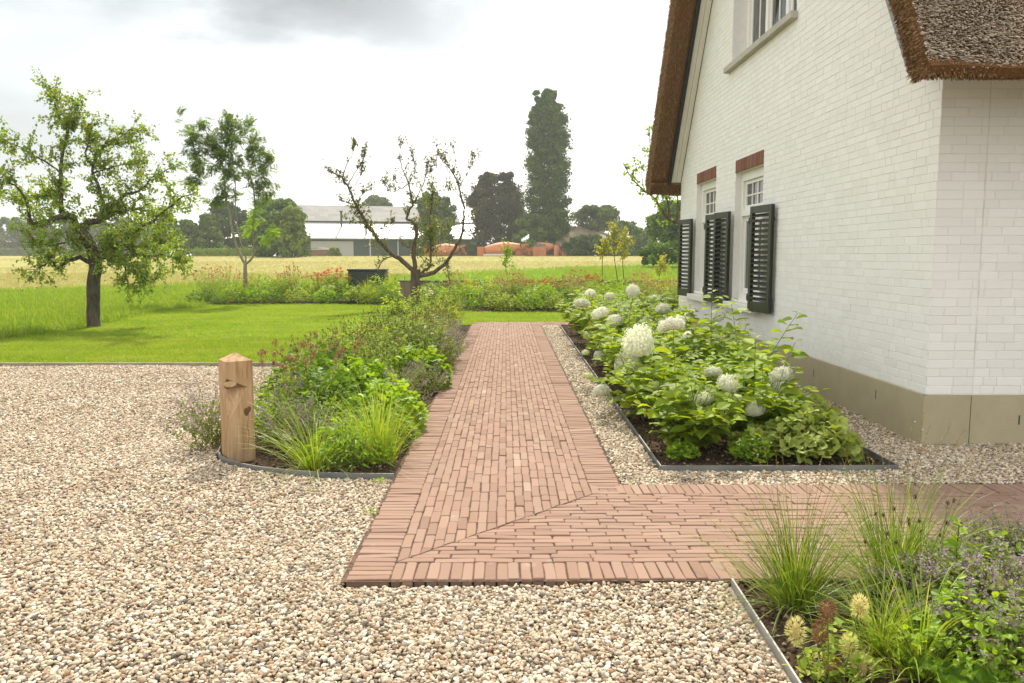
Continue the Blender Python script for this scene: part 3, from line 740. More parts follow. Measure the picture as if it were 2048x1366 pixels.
# near eave lip
n = 9000; x = rng.uniform(XV-.01, 5.8, n); u = rng.random(n); o = np.stack([x, P2[0]+(P3[0]-P2[0])*u, P2[1]+(P3[1]-P2[1])*u+rng.uniform(0, .04, n)], 1)
d = unit(np.stack([rng.normal(0, .3, n), -rng.uniform(0, .7, n), -np.ones(n)], 1)); straws(o, d, rng.uniform(.008, .03, n), rng.uniform(.002, .004, n), mb)
# far verge: edge fuzz and underside
n = 16000; s_ = rng.uniform(0, 8.2, n); fd = np.array([0, -1, -FS])/math.hypot(1, FS)*-1
u = rng.random(n)
yo = fe-s_/math.hypot(1, FS); o = np.stack([np.full(n, XV), yo, fo[0]*yo+fo[1]], 1); sh = (fo[1]-fi[1])/FS*-1
o[:, 1] -= u*abs((fo[1]-fi[1])/FS); o[:, 0] += rng.uniform(-.01, .02, n)
d = unit(np.stack([-rng.uniform(.1, 1, n), rng.uniform(-.2, .8, n), -rng.uniform(.3, 1.2, n)], 1)); straws(o, d, rng.uniform(.02, .06, n), rng.uniform(.0022, .0045, n), mb)
n = 20000; s_ = rng.uniform(0, 8.2, n); yo = F1[0]-s_/math.hypot(1, FS); o = np.stack([rng.uniform(XV, 3.05, n), yo, fi[0]*yo+fi[1]+.01], 1)
d = unit(np.stack([-rng.uniform(0, .6, n), rng.uniform(.5, 1.1, n), -rng.uniform(1.0, 1.6, n)], 1)); straws(o, d, rng.uniform(.02, .06, n), rng.uniform(.0025, .005, n), mb)
n = 4000; o = np.stack([rng.uniform(XV, XW, n), rng.uniform(15.42, 15.62, n), rng.uniform(ebf, ebf+.02, n)], 1); o[:, 2] = ebf+(15.62-o[:, 1])/.2*.17
d = unit(np.stack([rng.normal(0, .3, n), -rng.uniform(.1, .6, n), -np.ones(n)], 1)); straws(o, d, rng.uniform(.02, .05, n), rng.uniform(.0025, .005, n), mb)
hb(mb, "reed_fringe", BRD, roof)
# verge boards: grey zinc strip (near slope), dark gap drawn as a near-black board, cream soffit (far slope)
mb = MB(); GZ = plain("grey_verge_board", (.24, .25, .25), .6, .4, .1, 3)
ya = WXp(1816, 150, 3.06)[0]; b0 = at(bo, ya); b1 = at(bo, 10.1); th = .13
mb.prism([b0, b1, (b1[0]-th, b1[1]), (b0[0]-th, b0[1]-.0)], 0, 3.06, 3.12)
hb(mb, "verge_board", GZ)
mb = MB(); q0 = at(fi, 15.41); q1 = at(fi, 10.6); mb.prism([(q0[0], q0[1]+.02), (q1[0], q1[1]+.02), (q1[0], q1[1]-.10), (q0[0], q0[1]-.10)], 0, 3.075, 3.14)
hb(mb, "verge_board", plain("dark_gap_board", (.015, .018, .016), .6))
mb = MB(); q0 = (15.43, wf[0]*15.43+wf[1]+.02); q1 = (10.6, wf[0]*10.6+wf[1]+.02)
for x0, x1 in ((3.145, 3.23), (3.236, 3.322)): mb.prism([(q0[0], q0[1]+.06), (q1[0], q1[1]+.06), (q1[0], q1[1]-.03), (q0[0], q0[1]-.03)], 0, x0, x1)
hb(mb, "soffit", FRM2)
# windows
t = T("window_glass"); t.col((.03, .035, .035)); t.rough(.04, .6); GLS = t.m
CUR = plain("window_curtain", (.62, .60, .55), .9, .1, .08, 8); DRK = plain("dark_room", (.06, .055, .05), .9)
def bar(mb, y0, y1, z0, z1, x0, x1): mb.box(x0, x1, y0, y1, z0, z1, bev=.003)
for wi, ((a, b, c_, d), dp) in enumerate(zip(OPN[:2], DEP[:2])):
    X0 = XM+.085; mbw = MB(); fw = .09
    bar(mbw, a+.001, a+fw, c_+.02, d-.001, X0, X0+.11); bar(mbw, b-fw, b-.001, c_+.02, d-.001, X0, X0+.11)
    bar(mbw, a+fw, b-fw, d-fw-.03, d-.001, X0, X0+.11); bar(mbw, a+fw, b-fw, c_+.02, c_+.11, X0, X0+.11)
    zt = c_+1.22; bar(mbw, a+fw, b-fw, zt, zt+.08, X0-.01, X0+.11)
    win = hb(mbw, "window", FRM)
    mb = MB(); ys0, ys1, zs0, zs1 = a+fw, b-fw, zt+.08, d-fw-.03; s_ = .05; XS = X0+.035
    bar(mb, ys0+.002, ys0+s_, zs0+.002, zs1-.002, XS, XS+.05); bar(mb, ys1-s_, ys1-.002, zs0+.002, zs1-.002, XS, XS+.05)
    bar(mb, ys0+s_, ys1-s_, zs1-s_, zs1-.002, XS, XS+.05); bar(mb, ys0+s_, ys1-s_, zs0+.002, zs0+s_+.02, XS-.012, XS+.05)
    for k in (1, 2, 3):
        yk = ys0+s_+(ys1-ys0-2*s_)*k/4; bar(mb, yk-.012, yk+.012, zs0+s_+.02, zs1-s_, XS+.006, XS+.04)
    zk = (zs0+zs1)/2; bar(mb, ys0+s_, ys1-s_, zk-.011, zk+.011, XS+.004, XS+.042)
    ls0, ls1 = c_+.11, zt   # lower casements
    for p, q in ((ys0, (ys0+ys1)/2-.03), ((ys0+ys1)/2+.03, ys1)):
        bar(mb, p+.002, p+.06, ls0, ls1, XS, XS+.05); bar(mb, q-.06, q-.002, ls0, ls1, XS, XS+.05); bar(mb, p+.06, q-.06, ls1-.07, ls1-.002, XS, XS+.05); bar(mb, p+.06, q-.06, ls0+.002, ls0+.08, XS, XS+.05)
    bar(mb, (ys0+ys1)/2-.03, (ys0+ys1)/2+.03, ls0, ls1, XS-.01, XS+.05)
    hb(mb, "sash", FRM, win)
    mb = MB(); mb.box(XS+.022, XS+.028, ys0+.01, ys1-.01, zs0+.01, zs1-.01); mb.box(XS+.022, XS+.028, ys0+.01, ys1-.01, ls0+.01, ls1-.01); hb(mb, "pane", GLS, win)
    # sill and lintel
    mb = MB(); mb.box(XW-.115, XM+.09, a-.075, b+.075, c_-.10, c_-.005, bev=.006); hb(mb, "sill", plain("painted_sill", (.70, .69, .64), .7, .3, .05, 6), win)
    mb = MB(); mb.box(XM-.02, XM+.085, a+.004, b-.004, c_, c_+.045, bev=.004); hb(mb, "threshold", FRM, win)
    mb = MB(); k = 22; lw = (b-a)/k
    for i in range(k): mb.box(XM-.0085-rr.uniform(0, .002), XM+.10, a+i*lw+.0035, a+(i+1)*lw-.0035, d+.004, d+.182, bev=.002)
    lt = T("lintel_brick") if wi == 0 else None
    if lt:
        gg = lt.n("NewGeometry").outputs['Random Per Island']; lt.col(lt.ramp(gg, [(0, (.15, .060, .040)), (.5, (.19, .080, .052)), (1, (.24, .11, .07))])); lt.rough(.8, .3); LTM = lt.m
    hb(mb, "lintel", LTM, win)
    mb = MB(); mb.box(XM-.002, XM+.005, a+.0, b-.0, d+.002, d+.184); hb(mb, "lintel_joint", plain("lintel_mortar", (.12, .06, .045), .9), win)
# upper window with casements and long sill
a, b, c_, d = OPN[2]; X0 = XM+.20; mb = MB(); fw = .11
bar(mb, a+.001, a+fw, c_+.001, d, X0, X0+.12); bar(mb, b-fw, b-.001, c_+.001, d, X0, X0+.12); bar(mb, a+fw, b-fw, c_+.001, c_+.06, X0, X0+.12); bar(mb, a+fw, b-fw, d-.1, d, X0, X0+.12)
win = None; nn = 3; cwid = (b-a-2*fw)/nn
for i in range(1, nn): yk = a+fw+i*cwid; bar(mb, yk-.05, yk+.05, c_+.06, d-.1, X0, X0+.12)
win = hb(mb, "window", FRM)
mb = MB()
for i in range(nn):
    p, q = a+fw+i*cwid+(.05 if i else 0), a+fw+(i+1)*cwid-(.05 if i < nn-1 else 0)
    bar(mb, p+.002, p+.055, c_+.062, d-.102, X0+.03, X0+.08); bar(mb, q-.055, q-.002, c_+.062, d-.102, X0+.03, X0+.08); bar(mb, p+.055, q-.055, c_+.062, c_+.13, X0+.03, X0+.08)
    ym = (p+q)/2; bar(mb, ym-.012, ym+.012, c_+.13, d-.102, X0+.036, X0+.074)
hb(mb, "sash", FRM, win)
mb = MB(); mb.box(X0+.05, X0+.056, a+fw, b-fw, c_+.06, d-.1); hb(mb, "pane", GLS, win)
mb = MB()
for i in range(nn):
    p = a+fw+i*cwid+.12; k = 14; v = []
    for j in range(k+1): y_ = p+.34*j/k; xo = X0+.16+.02*math.sin(j*2.1); v += [(xo, y_, c_+.08), (xo, y_, d-.05)]
    mb.add(v, [(2*j, 2*j+1, 2*j+3, 2*j+2) for j in range(k)])
hb(mb, "curtain", CUR, win)
mb = MB(); mb.box(XW-.085, XM+.2, a-.06, b+.14, c_-.085, c_-.002, bev=.006); hb(mb, "sill", plain("stone_sill", (.42, .40, .35), .8, .3, .12, 6), win)
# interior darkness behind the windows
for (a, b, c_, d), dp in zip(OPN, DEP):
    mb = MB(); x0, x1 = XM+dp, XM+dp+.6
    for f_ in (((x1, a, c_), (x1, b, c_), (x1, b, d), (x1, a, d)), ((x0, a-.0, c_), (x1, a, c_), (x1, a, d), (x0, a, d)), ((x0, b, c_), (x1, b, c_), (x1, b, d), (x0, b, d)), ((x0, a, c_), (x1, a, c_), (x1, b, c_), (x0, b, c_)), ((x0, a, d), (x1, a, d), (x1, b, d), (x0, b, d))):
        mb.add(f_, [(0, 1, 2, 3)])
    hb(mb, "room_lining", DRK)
for (a, b, c_, d) in OPN[:2]:
    mb = MB(); v = []
    for j in range(31): y_ = a+.09+(b-a-.18)*j/30; xo = XM+.19+.012*math.sin(j*1.9); v += [(xo, y_, c_+.1), (xo, y_, c_+1.22)]
    mb.add(v, [(2*j, 2*j+1, 2*j+3, 2*j+2) for j in range(30)]); hb(mb, "curtain", CUR)
# louvred shutters folded back against the wall
t = T("shutter_paint"); oc = t.coord('Object'); t.col(t.ramp(t.noise(oc, 7, 4), [(.3, (.012, .017, .010)), (.7, (.028, .036, .020))])); t.rough(.35, .5); SHM = t.m
IRON = plain("black_iron", (.012, .012, .012), .5, .5)
def shutter(yh, sgn, z0, z1, wdt=.60, off0=.165, off1=.085):
    """hinged at yh on the window side, lying along sgn*y; off: distance of the panel's outer face from the wall"""
    rt = bpy.data.objects.new("shutter", None); COL.objects.link(rt); rt.parent = house; rt.location = Vector((XW, yh, z0))-HO
    ang = math.atan2(off0-off1, wdt); h = z1-z0; th = .05; st = .065
    rt.rotation_euler = (0, 0, (ang if sgn < 0 else -ang))
    # local: panel spans y 0..sgn*w, outer face at x=-off0
    def bx(mb, u0, u1, za, zb, xa, xb, bev=.004): mb.box(xa, xb, min(sgn*u0, sgn*u1), max(sgn*u0, sgn*u1), za, zb, bev=bev)
    mb = MB(); X = -off0
    bx(mb, 0, st, 0, h, X, X+th); bx(mb, wdt-st, wdt, 0, h, X, X+th); bx(mb, st, wdt-st, 0, .13, X+.002, X+th-.002); bx(mb, st, wdt-st, h-.09, h, X+.002, X+th-.002)
    mb.build("shutter_frame", SHM, rt)
    mb = MB(); n_ = 17; p0, p1 = .13, h-.09; pitch = (p1-p0)/n_
    for i in range(n_):
        zc = p0+(i+.5)*pitch; w2 = .058; ca, sa = math.cos(rad(38)), math.sin(rad(38)); cx = X+th/2
        pr_ = []
        for (u, v_) in ((-w2/2, -.0045), (w2/2, -.0045), (w2/2, .0045), (-w2/2, .0045)): pr_.append((cx+u*ca-v_*sa*0-v_*sa, zc+u*sa+v_*ca))
        y0, y1 = sorted((sgn*(st-.004), sgn*(wdt-st+.004))); mb.prism(pr_, 1, y0, y1)
    mb.build("louvre_panel", SHM, rt)
    mb = MB()
    for zz in (.16, h-.2):
        bx(mb, -.03, .22, zz, zz+.03, X-.004, X-.0005, 0); bx(mb, -.035, -.01, zz-.03, zz+.06, X, X+.03, .003)
        bx(mb, wdt-.02, wdt+.018, zz-.01, zz+.04, X+.01, X+.05, .003)
    bx(mb, wdt+.004, wdt+.012, .02, h-.05, X+.03, X+.038, 0)
    mb.build("hinge", IRON, rt); return rt
shutter(10.50, -1, .78, 2.13); shutter(11.77, 1, .78, 2.14, .50, .10, .18); shutter(12.86, -1, .78, 2.14, .50); shutter(14.14, 1, .78, 2.14, .52, .10, .20)
# ------------------------------------------------------------------ plants
rng = np.random.default_rng(77)
HYL = leafmat("hydrangea_leaf", [(.09, .17, .014), (.14, .25, .02), (.18, .30, .025), (.11, .21, .018), (.22, .33, .035)], .45, (1.9, 1.7, .6), .55, .22)
HYD = leafmat("hydrangea_flower", [(.74, .76, .60), (.80, .80, .70), (.80, .80, .75), (.66, .70, .46)], .35, (1.1, 1.1, 1.08), .7, .2, (1.08, 1.07, 1.04))
HYG = leafmat("hydrangea_young_flower", [(.62, .70, .30), (.72, .76, .42), (.76, .78, .52)], .3, (1.1, 1.1, 1.0), .7, .2, (1, 1, 1))
STG = plain("green_stem", (.13, .20, .04), .7, .3, .3, 20)
STB = plain("brown_stem", (.14, .09, .05), .8, .2, .3, 20)
GRB = leafmat("fountain_grass_blade", [(.09, .19, .018), (.14, .27, .025), (.20, .34, .035), (.30, .36, .08), (.12, .24, .02)], .4, (1.6, 1.5, .7), .45, .4)
GRD2 = leafmat("dark_grass_blade", [(.055, .125, .012), (.09, .185, .018), (.13, .23, .025), (.19, .24, .05)], .35, (1.5, 1.4, .7), .45, .4)
GER = leafmat("cranesbill_leaf", [(.10, .22, .014), (.15, .29, .018), (.20, .34, .025)], .42, (1.6, 1.5, .6), .5, .3)
GEP = leafmat("pale_cranesbill_leaf", [(.19, .30, .07), (.27, .38, .11), (.14, .24, .04)], .35, (1.5, 1.4, .7), .6, .3)
DRK_L = leafmat("dark_leaf", [(.045, .11, .013), (.07, .155, .016), (.11, .21, .02)], .35, (1.7, 1.6, .7), .6, .15)
MIDL = leafmat("mid_green_leaf", [(.10, .19, .02), (.15, .26, .03), (.20, .31, .045), (.24, .28, .07)], .4, (1.6, 1.5, .7), .55, .3)
FEA = leafmat("feathery_leaf", [(.12, .24, .02), (.17, .32, .03), (.22, .34, .05), (.22, .24, .07)], .4, (1.5, 1.4, .7), .6, .2)
CAT = leafmat("catmint_leaf", [(.13, .19, .06), (.18, .25, .09), (.10, .16, .04)], .35, (1.5, 1.5, .8), .7, .2)
LIL = leafmat("catmint_flower", [(.34, .27, .30), (.42, .34, .34), (.28, .26, .36), (.36, .25, .21)], .3, (1.1, 1.0, 1.05), .8, .1, (1, 1, 1))
REDF = leafmat("red_flower", [(.42, .06, .03), (.55, .10, .04), (.38, .10, .05)], .3, (1.2, 1, .9), .7, .2, (1.15, 1.1, 1))
SEED = leafmat("brown_seed_head", [(.15, .08, .04), (.24, .13, .065), (.34, .20, .10)], .1, (1, 1, 1), .8, .2, (1.15, 1.1, 1))
CREAM = leafmat("cream_clover_flower", [(.66, .66, .28), (.74, .74, .40), (.50, .40, .16), (.70, .70, .34)], .3, (1, 1, .9), .7, .2, (1.15, 1.1, 1))
DOT = leafmat("dark_seed_head", [(.06, .03, .02), (.10, .045, .03)], .1, (1, 1, 1), .8, .2, (1.15, 1.1, 1))

def curve(b, tip, bend, K=6):
    """N stems from b to tip, bowed"""
    t_ = np.linspace(0, 1, K)[None, :, None]; m = (b+tip)/2+bend
    return (1-t_)**2*b[:, None]+2*t_*(1-t_)*m[:, None]+t_**2*tip[:, None]
def spikyball(mb, c, r, rz, n, ln, w, mi=0, axis=None):
    u_ = [(0, 1), (.7, .7), (1, 0), (.7, -.7), (0, -1)]; mb.add([(c[0]+.9*r*q*math.cos(k*1.0472), c[1]+.9*r*q*math.sin(k*1.0472), c[2]+.9*rz*h_) for q, h_ in u_ for k in range(6)], [(a*6+k, a*6+(k+1) % 6, a*6+6+(k+1) % 6, a*6+6+k) for a in range(4) for k in range(6)])
    d = rsph(rng, n)
    if axis is not None: d = unit(d+axis*.6)
    p = c+d*np.array([r, r, rz]); mb.leaves(DIAM, p, unit(d+rng.normal(0, .25, d.shape)+np.array([0, 0, .3])), rsph(rng, n), ln, mi, w)
FLO = tm([(0, 0, 0), (.35, .35, .1), (0, 1, 0), (-.35, .35, .1)]+[(0, 0, 0), (.35, -.35, .1), (1, 0, 0), (.35, .35, .1)]+[(0, 0, 0), (-.35, -.35, .1), (0, -1, 0), (.35, -.35, .1)]+[(0, 0, 0), (-.35, .35, .1), (-1, 0, 0), (-.35, -.35, .1)],
         [(0, 1, 2, 3), (4, 5, 6, 7), (8, 9, 10, 11), (12, 13, 14, 15)])
def headmesh(name, r, mats, n=620, flat=.8):
    mb = MB(); i = np.arange(n)+.5; z = 1-1.45*i/n; ph = i*2.39996; s_ = np.sqrt(np.maximum(0, 1-z*z))
    d = np.stack([s_*np.cos(ph), s_*np.sin(ph), z], 1)+rng.normal(0, .05, (n, 3)); la_, lb_ = rng.uniform(0, 6, 2); lob = 1+.15*np.sin(d[:, 0]*4.5+la_)*np.sin(d[:, 1]*5.5+lb_)+.06*rng.normal(size=n)
    p = d*lob[:, None]*np.array([r, r, r*flat]); dn = unit(d*np.array([1, 1, 1/flat])+rng.normal(0, .25, (n, 3)))
    mb.leaves(FLO, p, unit(np.cross(dn, rsph(rng, n))), dn, rng.uniform(.0062, .0095, n)*r/.085)
    mb.leaves(FLO, p*.9, unit(np.cross(dn, rsph(rng, n))), dn, rng.uniform(.0065, .0095, n)*r/.085)
    u = np.linspace(0, 1, 9); prof_ = [(.80*r*math.sin(math.pi*a*.8), .80*r*flat*math.cos(math.pi*a*.8)) for a in u]
    vv = [(q*math.cos(k*math.pi/5), q*math.sin(k*math.pi/5), zz) for q, zz in prof_ for k in range(10)]
    mb.add(vv, [(a*10+k, a*10+(k+1) % 10, a*10+10+(k+1) % 10, a*10+10+k) for a in range(8) for k in range(10)])
    return mb.mesh(name, mats)
HEADS = [headmesh("flower_head_mesh", .085, HYD, 620, f_) for f_ in (.8, .7, .9, .75)]; HEADY = headmesh("young_flower_head_mesh", .085, HYG, 200, .7)
# hydrangea shrubs
hpos = [(1.38, 6.05, .52), (2.05, 6.35, .60), (1.42, 7.15, .66), (2.22, 7.35, .72), (1.48, 8.3, .82), (2.28, 8.5, .78), (1.46, 9.5, .88), (2.3, 9.7, .80), (1.45, 10.8, .92), (2.3, 11.0, .82),
        (1.46, 12.2, .95), (2.3, 12.4, .88), (1.5, 13.7, .95), (2.3, 13.9, .9), (1.5, 15.2, .92), (2.3, 15.4, .9)]
heads = [(1164, 608, 28), (1181, 588, 20), (1201, 627, 34), (1230, 642, 28), (1266, 583, 28), (1219, 594, 20), (1277, 688, 56), (1255, 728, 46), (1171, 705, 16), (1204, 783, 34), (1176, 752, 20), (1347, 650, 44), (1365, 637, 26),
         (1330, 655, 30), (1371, 674, 28), (1438, 635, 26), (1326, 618, 24), (1562, 752, 38), (1551, 771, 34), (1511, 822, 38), (1456, 770, 38), (1427, 746, 34), (1387, 795, 22), (1407, 800, 34), (1476, 797, 24), (1225, 686, 18), (1199, 712, 20),
         (1176, 670, 18), (1264, 778, 16), (1310, 772, 28), (1503, 768, 26), (1245, 618, 20), (1310, 596, 18), (1295, 640, 20)]
HALL = []; hroots = []; hheads = [[] for _ in hpos]
for (px, py, dpx) in heads:
    Y = FPX*.165/dpx; d = ray(px, py)
    if dpx >= 40: Y = max(Y, 1.25*FPX/(px-1012))
    for _ in range(40):
        p = _C+d*Y/d[1]
        if p[2] < .17 or p[0] > 2.75: Y *= .97
        else: break
    if py > 740 and px > 1280: Y *= .90
    p = WY(px, py, Y); k = min(range(len(hpos)), key=lambda i: (hpos[i][0]-p[0])**2+1.2*(hpos[i][1]-p[1])**2); hheads[k].append((p, dpx*Y/FPX/.17)); HALL.append((p, px, py, dpx))
HLB = ["low front hydrangea bush nearest the near left corner of the metal edged bed", "front hydrangea bush with white domes beside the pale cranesbill mound", "hydrangea bush on the path side leaning a round white head over the gravel strip",
       "hydrangea bush on the wall side with two flat white heads by the plinth", "hydrangea bush bearing the biggest long white flower cluster", "tall hydrangea bush with bare upright stalks in front of the nearest window"]
DCOM = unit(np.array([[0., 0, 1]]))
for hi, (hx, hy, hh) in enumerate(hpos):
    ns = 30 if hy < 9 else 23; rad_ = .56; hh *= 1.1
    root = empty("hydrangea", (hx, hy, 0), 0, HLB[hi] if hi < len(HLB) else "hydrangea bush, %s from the front in the row %s" % (("fourth", "fifth", "sixth", "seventh", "last")[hi//2-3], "along the path gravel" if hi % 2 == 0 else "nearest the house wall"), "shrub", "hydrangea bushes along the house")
    b = np.c_[rng.normal(0, .07, (ns, 2)), np.zeros(ns)]; a = rng.uniform(0, 6.28, ns); r = rad_*np.sqrt(rng.uniform(.02, 1, ns))*(.85 if hi < 2 else 1)
    tip = np.stack([np.cos(a)*r*.95, np.sin(a)*r*1.15, hh*(1-.42*(r/rad_)**2)*rng.uniform(.72, 1.05, ns)], 1)
    extra = 0
    if hi in (1, 3, 5): tip[:2, 2] = hh*rng.uniform(1.15, 1.4, 2)
    hd = [(np.array(p)-np.array([hx, hy, 0]), s_) for p, s_ in hheads[hi]]
    htips = np.array([q-np.array([0, 0, .03]) for q, _ in hd]).reshape(-1, 3)
    tips = np.concatenate([tip, htips]); bb_ = np.concatenate([b, np.c_[rng.normal(0, .06, (len(htips), 2)), np.zeros(len(htips))]])
    C_ = curve(bb_, tips, rng.normal(0, .03, (len(tips), 3))+np.array([0, 0, .06]), 12)
    mb = MB(); mb.tubes(C_, np.broadcast_to(np.linspace(.0042, .0024, 12), (len(C_), 12)), 4); mb.build("stem", STG, root)
    mb = MB(); pos = []; dr = []; nr = []; sz = []
    for q in range(len(C_)):
        L_ = np.linalg.norm(np.diff(C_[q], axis=0), axis=1).sum(); nn = max(3, int(L_/.075)); ph = rng.uniform(0, 3)
        for j in range(nn):
            tt_ = .16+.84*j/(nn-1)
            if q >= len(tip): tt_ *= .96
            f_ = tt_*11; i0 = min(10, int(f_)); P0 = C_[q, i0]+(C_[q, i0+1]-C_[q, i0])*(f_-i0)
            for s_ in (0, math.pi):
                aa = ph+j*1.57+s_; dd = np.array([math.cos(aa), math.sin(aa), rng.uniform(-.25, .45)]); pos.append(P0+dd*.015); dr.append(dd); nr.append(np.array([rng.normal(0, .3), rng.normal(0, .3)-.15, 1]))
                sz.append((.145 if j < nn-2 else (.12 if j < nn-1 else .07))*rng.uniform(.7, 1.2))
    pos, dr, nr, sz = map(np.array, (pos, dr, nr, sz)); ctr_ = pos+np.array([hx, hy, 0])+dr*sz[:, None]*.5; w_ = ctr_-_C; dpt = w_@_F; sx = 1024+FPX*(w_@_R)/dpt; sy_ = 683-FPX*(w_@_U)/dpt; keep = np.ones(len(pos), bool)
    for hp_, hpx, hpy, hd_ in HALL: keep &= ~((np.hypot(sx-hpx, sy_-hpy) < hd_*.62) & (ctr_[:, 1] < hp_[1]+.04) & (ctr_[:, 1] > hp_[1]-.9))
    mb.leaves(OVATE, pos[keep], dr[keep], nr[keep], sz[keep]); mb.build("leafage", HYL, root)
    for (q, s_) in hd:
        young = s_ < .75
        o = bpy.data.objects.new("flower_head", HEADY if young else HEADS[rng.integers(4)]); COL.objects.link(o); o.parent = root; o.location = q; s2 = float(np.clip(s_*1.12, .6, 1.9))
        ax = (rng.uniform(.82, 1.08), rng.uniform(.82, 1.08), rng.uniform(.82, 1.1))
        if s2 > 1.3: ax = (.9, .9, 1.3)
        o.scale = tuple(s2*k for k in ax); o.rotation_euler = (rng.uniform(-.2, .5), rng.uniform(-.5, .2), rng.uniform(0, 6))
    hroots.append(root)

# generic plant makers (built at the origin)
def grass_clump(n, h, spread, w, mats, lean=(.05, .9), droop=(.3, 1.2), stalks=0, K=7, base=.05):
    root = empty("ornamental_grass"); mb = MB(); b = np.c_[rng.normal(0, base, (n, 2)), np.zeros(n)]; az = np.arctan2(b[:, 1], b[:, 0])+rng.normal(0, .5, n)
    mb.blades(b, az, rng.uniform(*lean, n)**1.0*np.clip(np.linalg.norm(b[:, :2], axis=1)/base/1.2, .3, 1.6), rng.uniform(.55, 1.1, n)*h, rng.uniform(.6, 1.2, n)*w, rng.uniform(*droop, n), K, rng=rng); mb.build("blades", mats, root)
    if stalks:
        b = np.c_[rng.normal(0, base, (stalks, 2)), np.zeros(stalks)]; a = rng.uniform(0, 6.28, stalks); l_ = rng.uniform(.15, .55, stalks)*h
        tip = np.stack([np.cos(a)*l_, np.sin(a)*l_, h*rng.uniform(1.0, 1.35, stalks)], 1); C_ = curve(b, tip, np.array([0, 0, .08]), 8)
        mb = MB(); mb.tubes(C_, np.broadcast_to(np.linspace(.0014, .0007, 8), (stalks, 8)), 3)
        for q in range(stalks): pp = C_[q, -1]+(C_[q, -2]-C_[q, -1])*np.linspace(0, 1.2, 9)[:, None]; mb.leaves(DIAM, pp, rsph(rng, 9)+np.array([0, 0, 1]), rsph(rng, 9), .012)
        mb.build("flower_stalk", leafmat("grass_stalk", [(.13, .12, .05), (.17, .16, .07)], .2), root)
    return root
def mound(name, r, h, n, tmpl, lsz, mats, stem=True, up=.55, fill=.35, wid=None, conc=1.0):
    """rounded leafy plant: leaves on stalks spread through a dome"""
    root = empty(name); a = rng.uniform(0, 6.28, n); u = rng.random(n)**.5; rr_ = r*u
    z = h*np.sqrt(np.clip(1-(u*.93)**2, .02, 1))*np.where(rng.random(n) < fill, rng.uniform(.25, .9, n), rng.uniform(.82, 1.08, n))*(1+.15*np.sin(a*3+u*5))
    p = np.stack([np.cos(a)*rr_, np.sin(a)*rr_, z], 1); out = np.stack([np.cos(a), np.sin(a), np.zeros(n)], 1)
    mb = MB(); d = unit(out*(.5+u[:, None])+rng.normal(0, .45, (n, 3))+np.array([0, 0, .05])); nrm_ = unit(np.array([0, 0, up])+out*(u*.4)[:, None]+rng.normal(0, .28, (n, 3)))
    mb.leaves(tmpl, p, d, nrm_, lsz*rng.uniform(.6, 1.2, n), 0, wid); mb.build("leafage", mats, root)
    if stem:
        k = min(n, 120); sel = rng.choice(n, k, replace=False); b = p[sel]*np.array([.15, .15, 0]); mb = MB(); C_ = curve(b, p[sel], out[sel]*.02, 4); mb.tubes(C_, np.full((k, 4), .0016*max(1, h/.3)), 3); mb.build("stem", STG, root)
    return root
def catmint(ns, r, h, dens=26, lil=1.0, leaf=18, lsz=.018):
    root = empty("catmint"); b = np.c_[rng.normal(0, r*.2, (ns, 2)), np.zeros(ns)]; a = rng.uniform(0, 6.28, ns); l_ = r*np.sqrt(rng.random(ns))
    tip = np.stack([np.cos(a)*l_, np.sin(a)*l_, h*(1-.5*(l_/r)**2)*rng.uniform(.7, 1.1, ns)], 1); C_ = curve(b, tip, np.array([0, 0, .05])+rng.normal(0, .02, (ns, 3)), 7)
    mb = MB(); mb.tubes(C_, np.broadcast_to(np.linspace(.0016, .0008, 7), (ns, 7)), 3); mb.build("stem", STB, root)
    def along(n, t0, t1):
        tt_ = rng.uniform(t0, t1, (ns, n))*6; i0 = np.minimum(5, tt_.astype(int)); f_ = (tt_-i0)[..., None]
        P_ = np.take_along_axis(C_, i0[..., None].repeat(3, 2), 1)*(1-f_)+np.take_along_axis(C_, (i0+1)[..., None].repeat(3, 2), 1)*f_; return P_.reshape(-1, 3)
    mb = MB(); p = along(leaf, .1, .8); p += rng.normal(0, .012, p.shape); mb.leaves(OVATE, p, rsph(rng, len(p)), rsph(rng, len(p))+np.array([0, 0, 1]), lsz*rng.uniform(.6, 1.3, len(p))); mb.build("leafage", CAT, root)
    mb = MB(); nf = int(dens*lil); p = along(nf, .5, 1.0); p += rng.normal(0, .008, p.shape); mb.leaves(DIAM, p, rsph(rng, len(p)), rsph(rng, len(p)), .0095*rng.uniform(.6, 1.4, len(p)), 0, 1.5); mb.build("flowers", LIL, root)
    return root
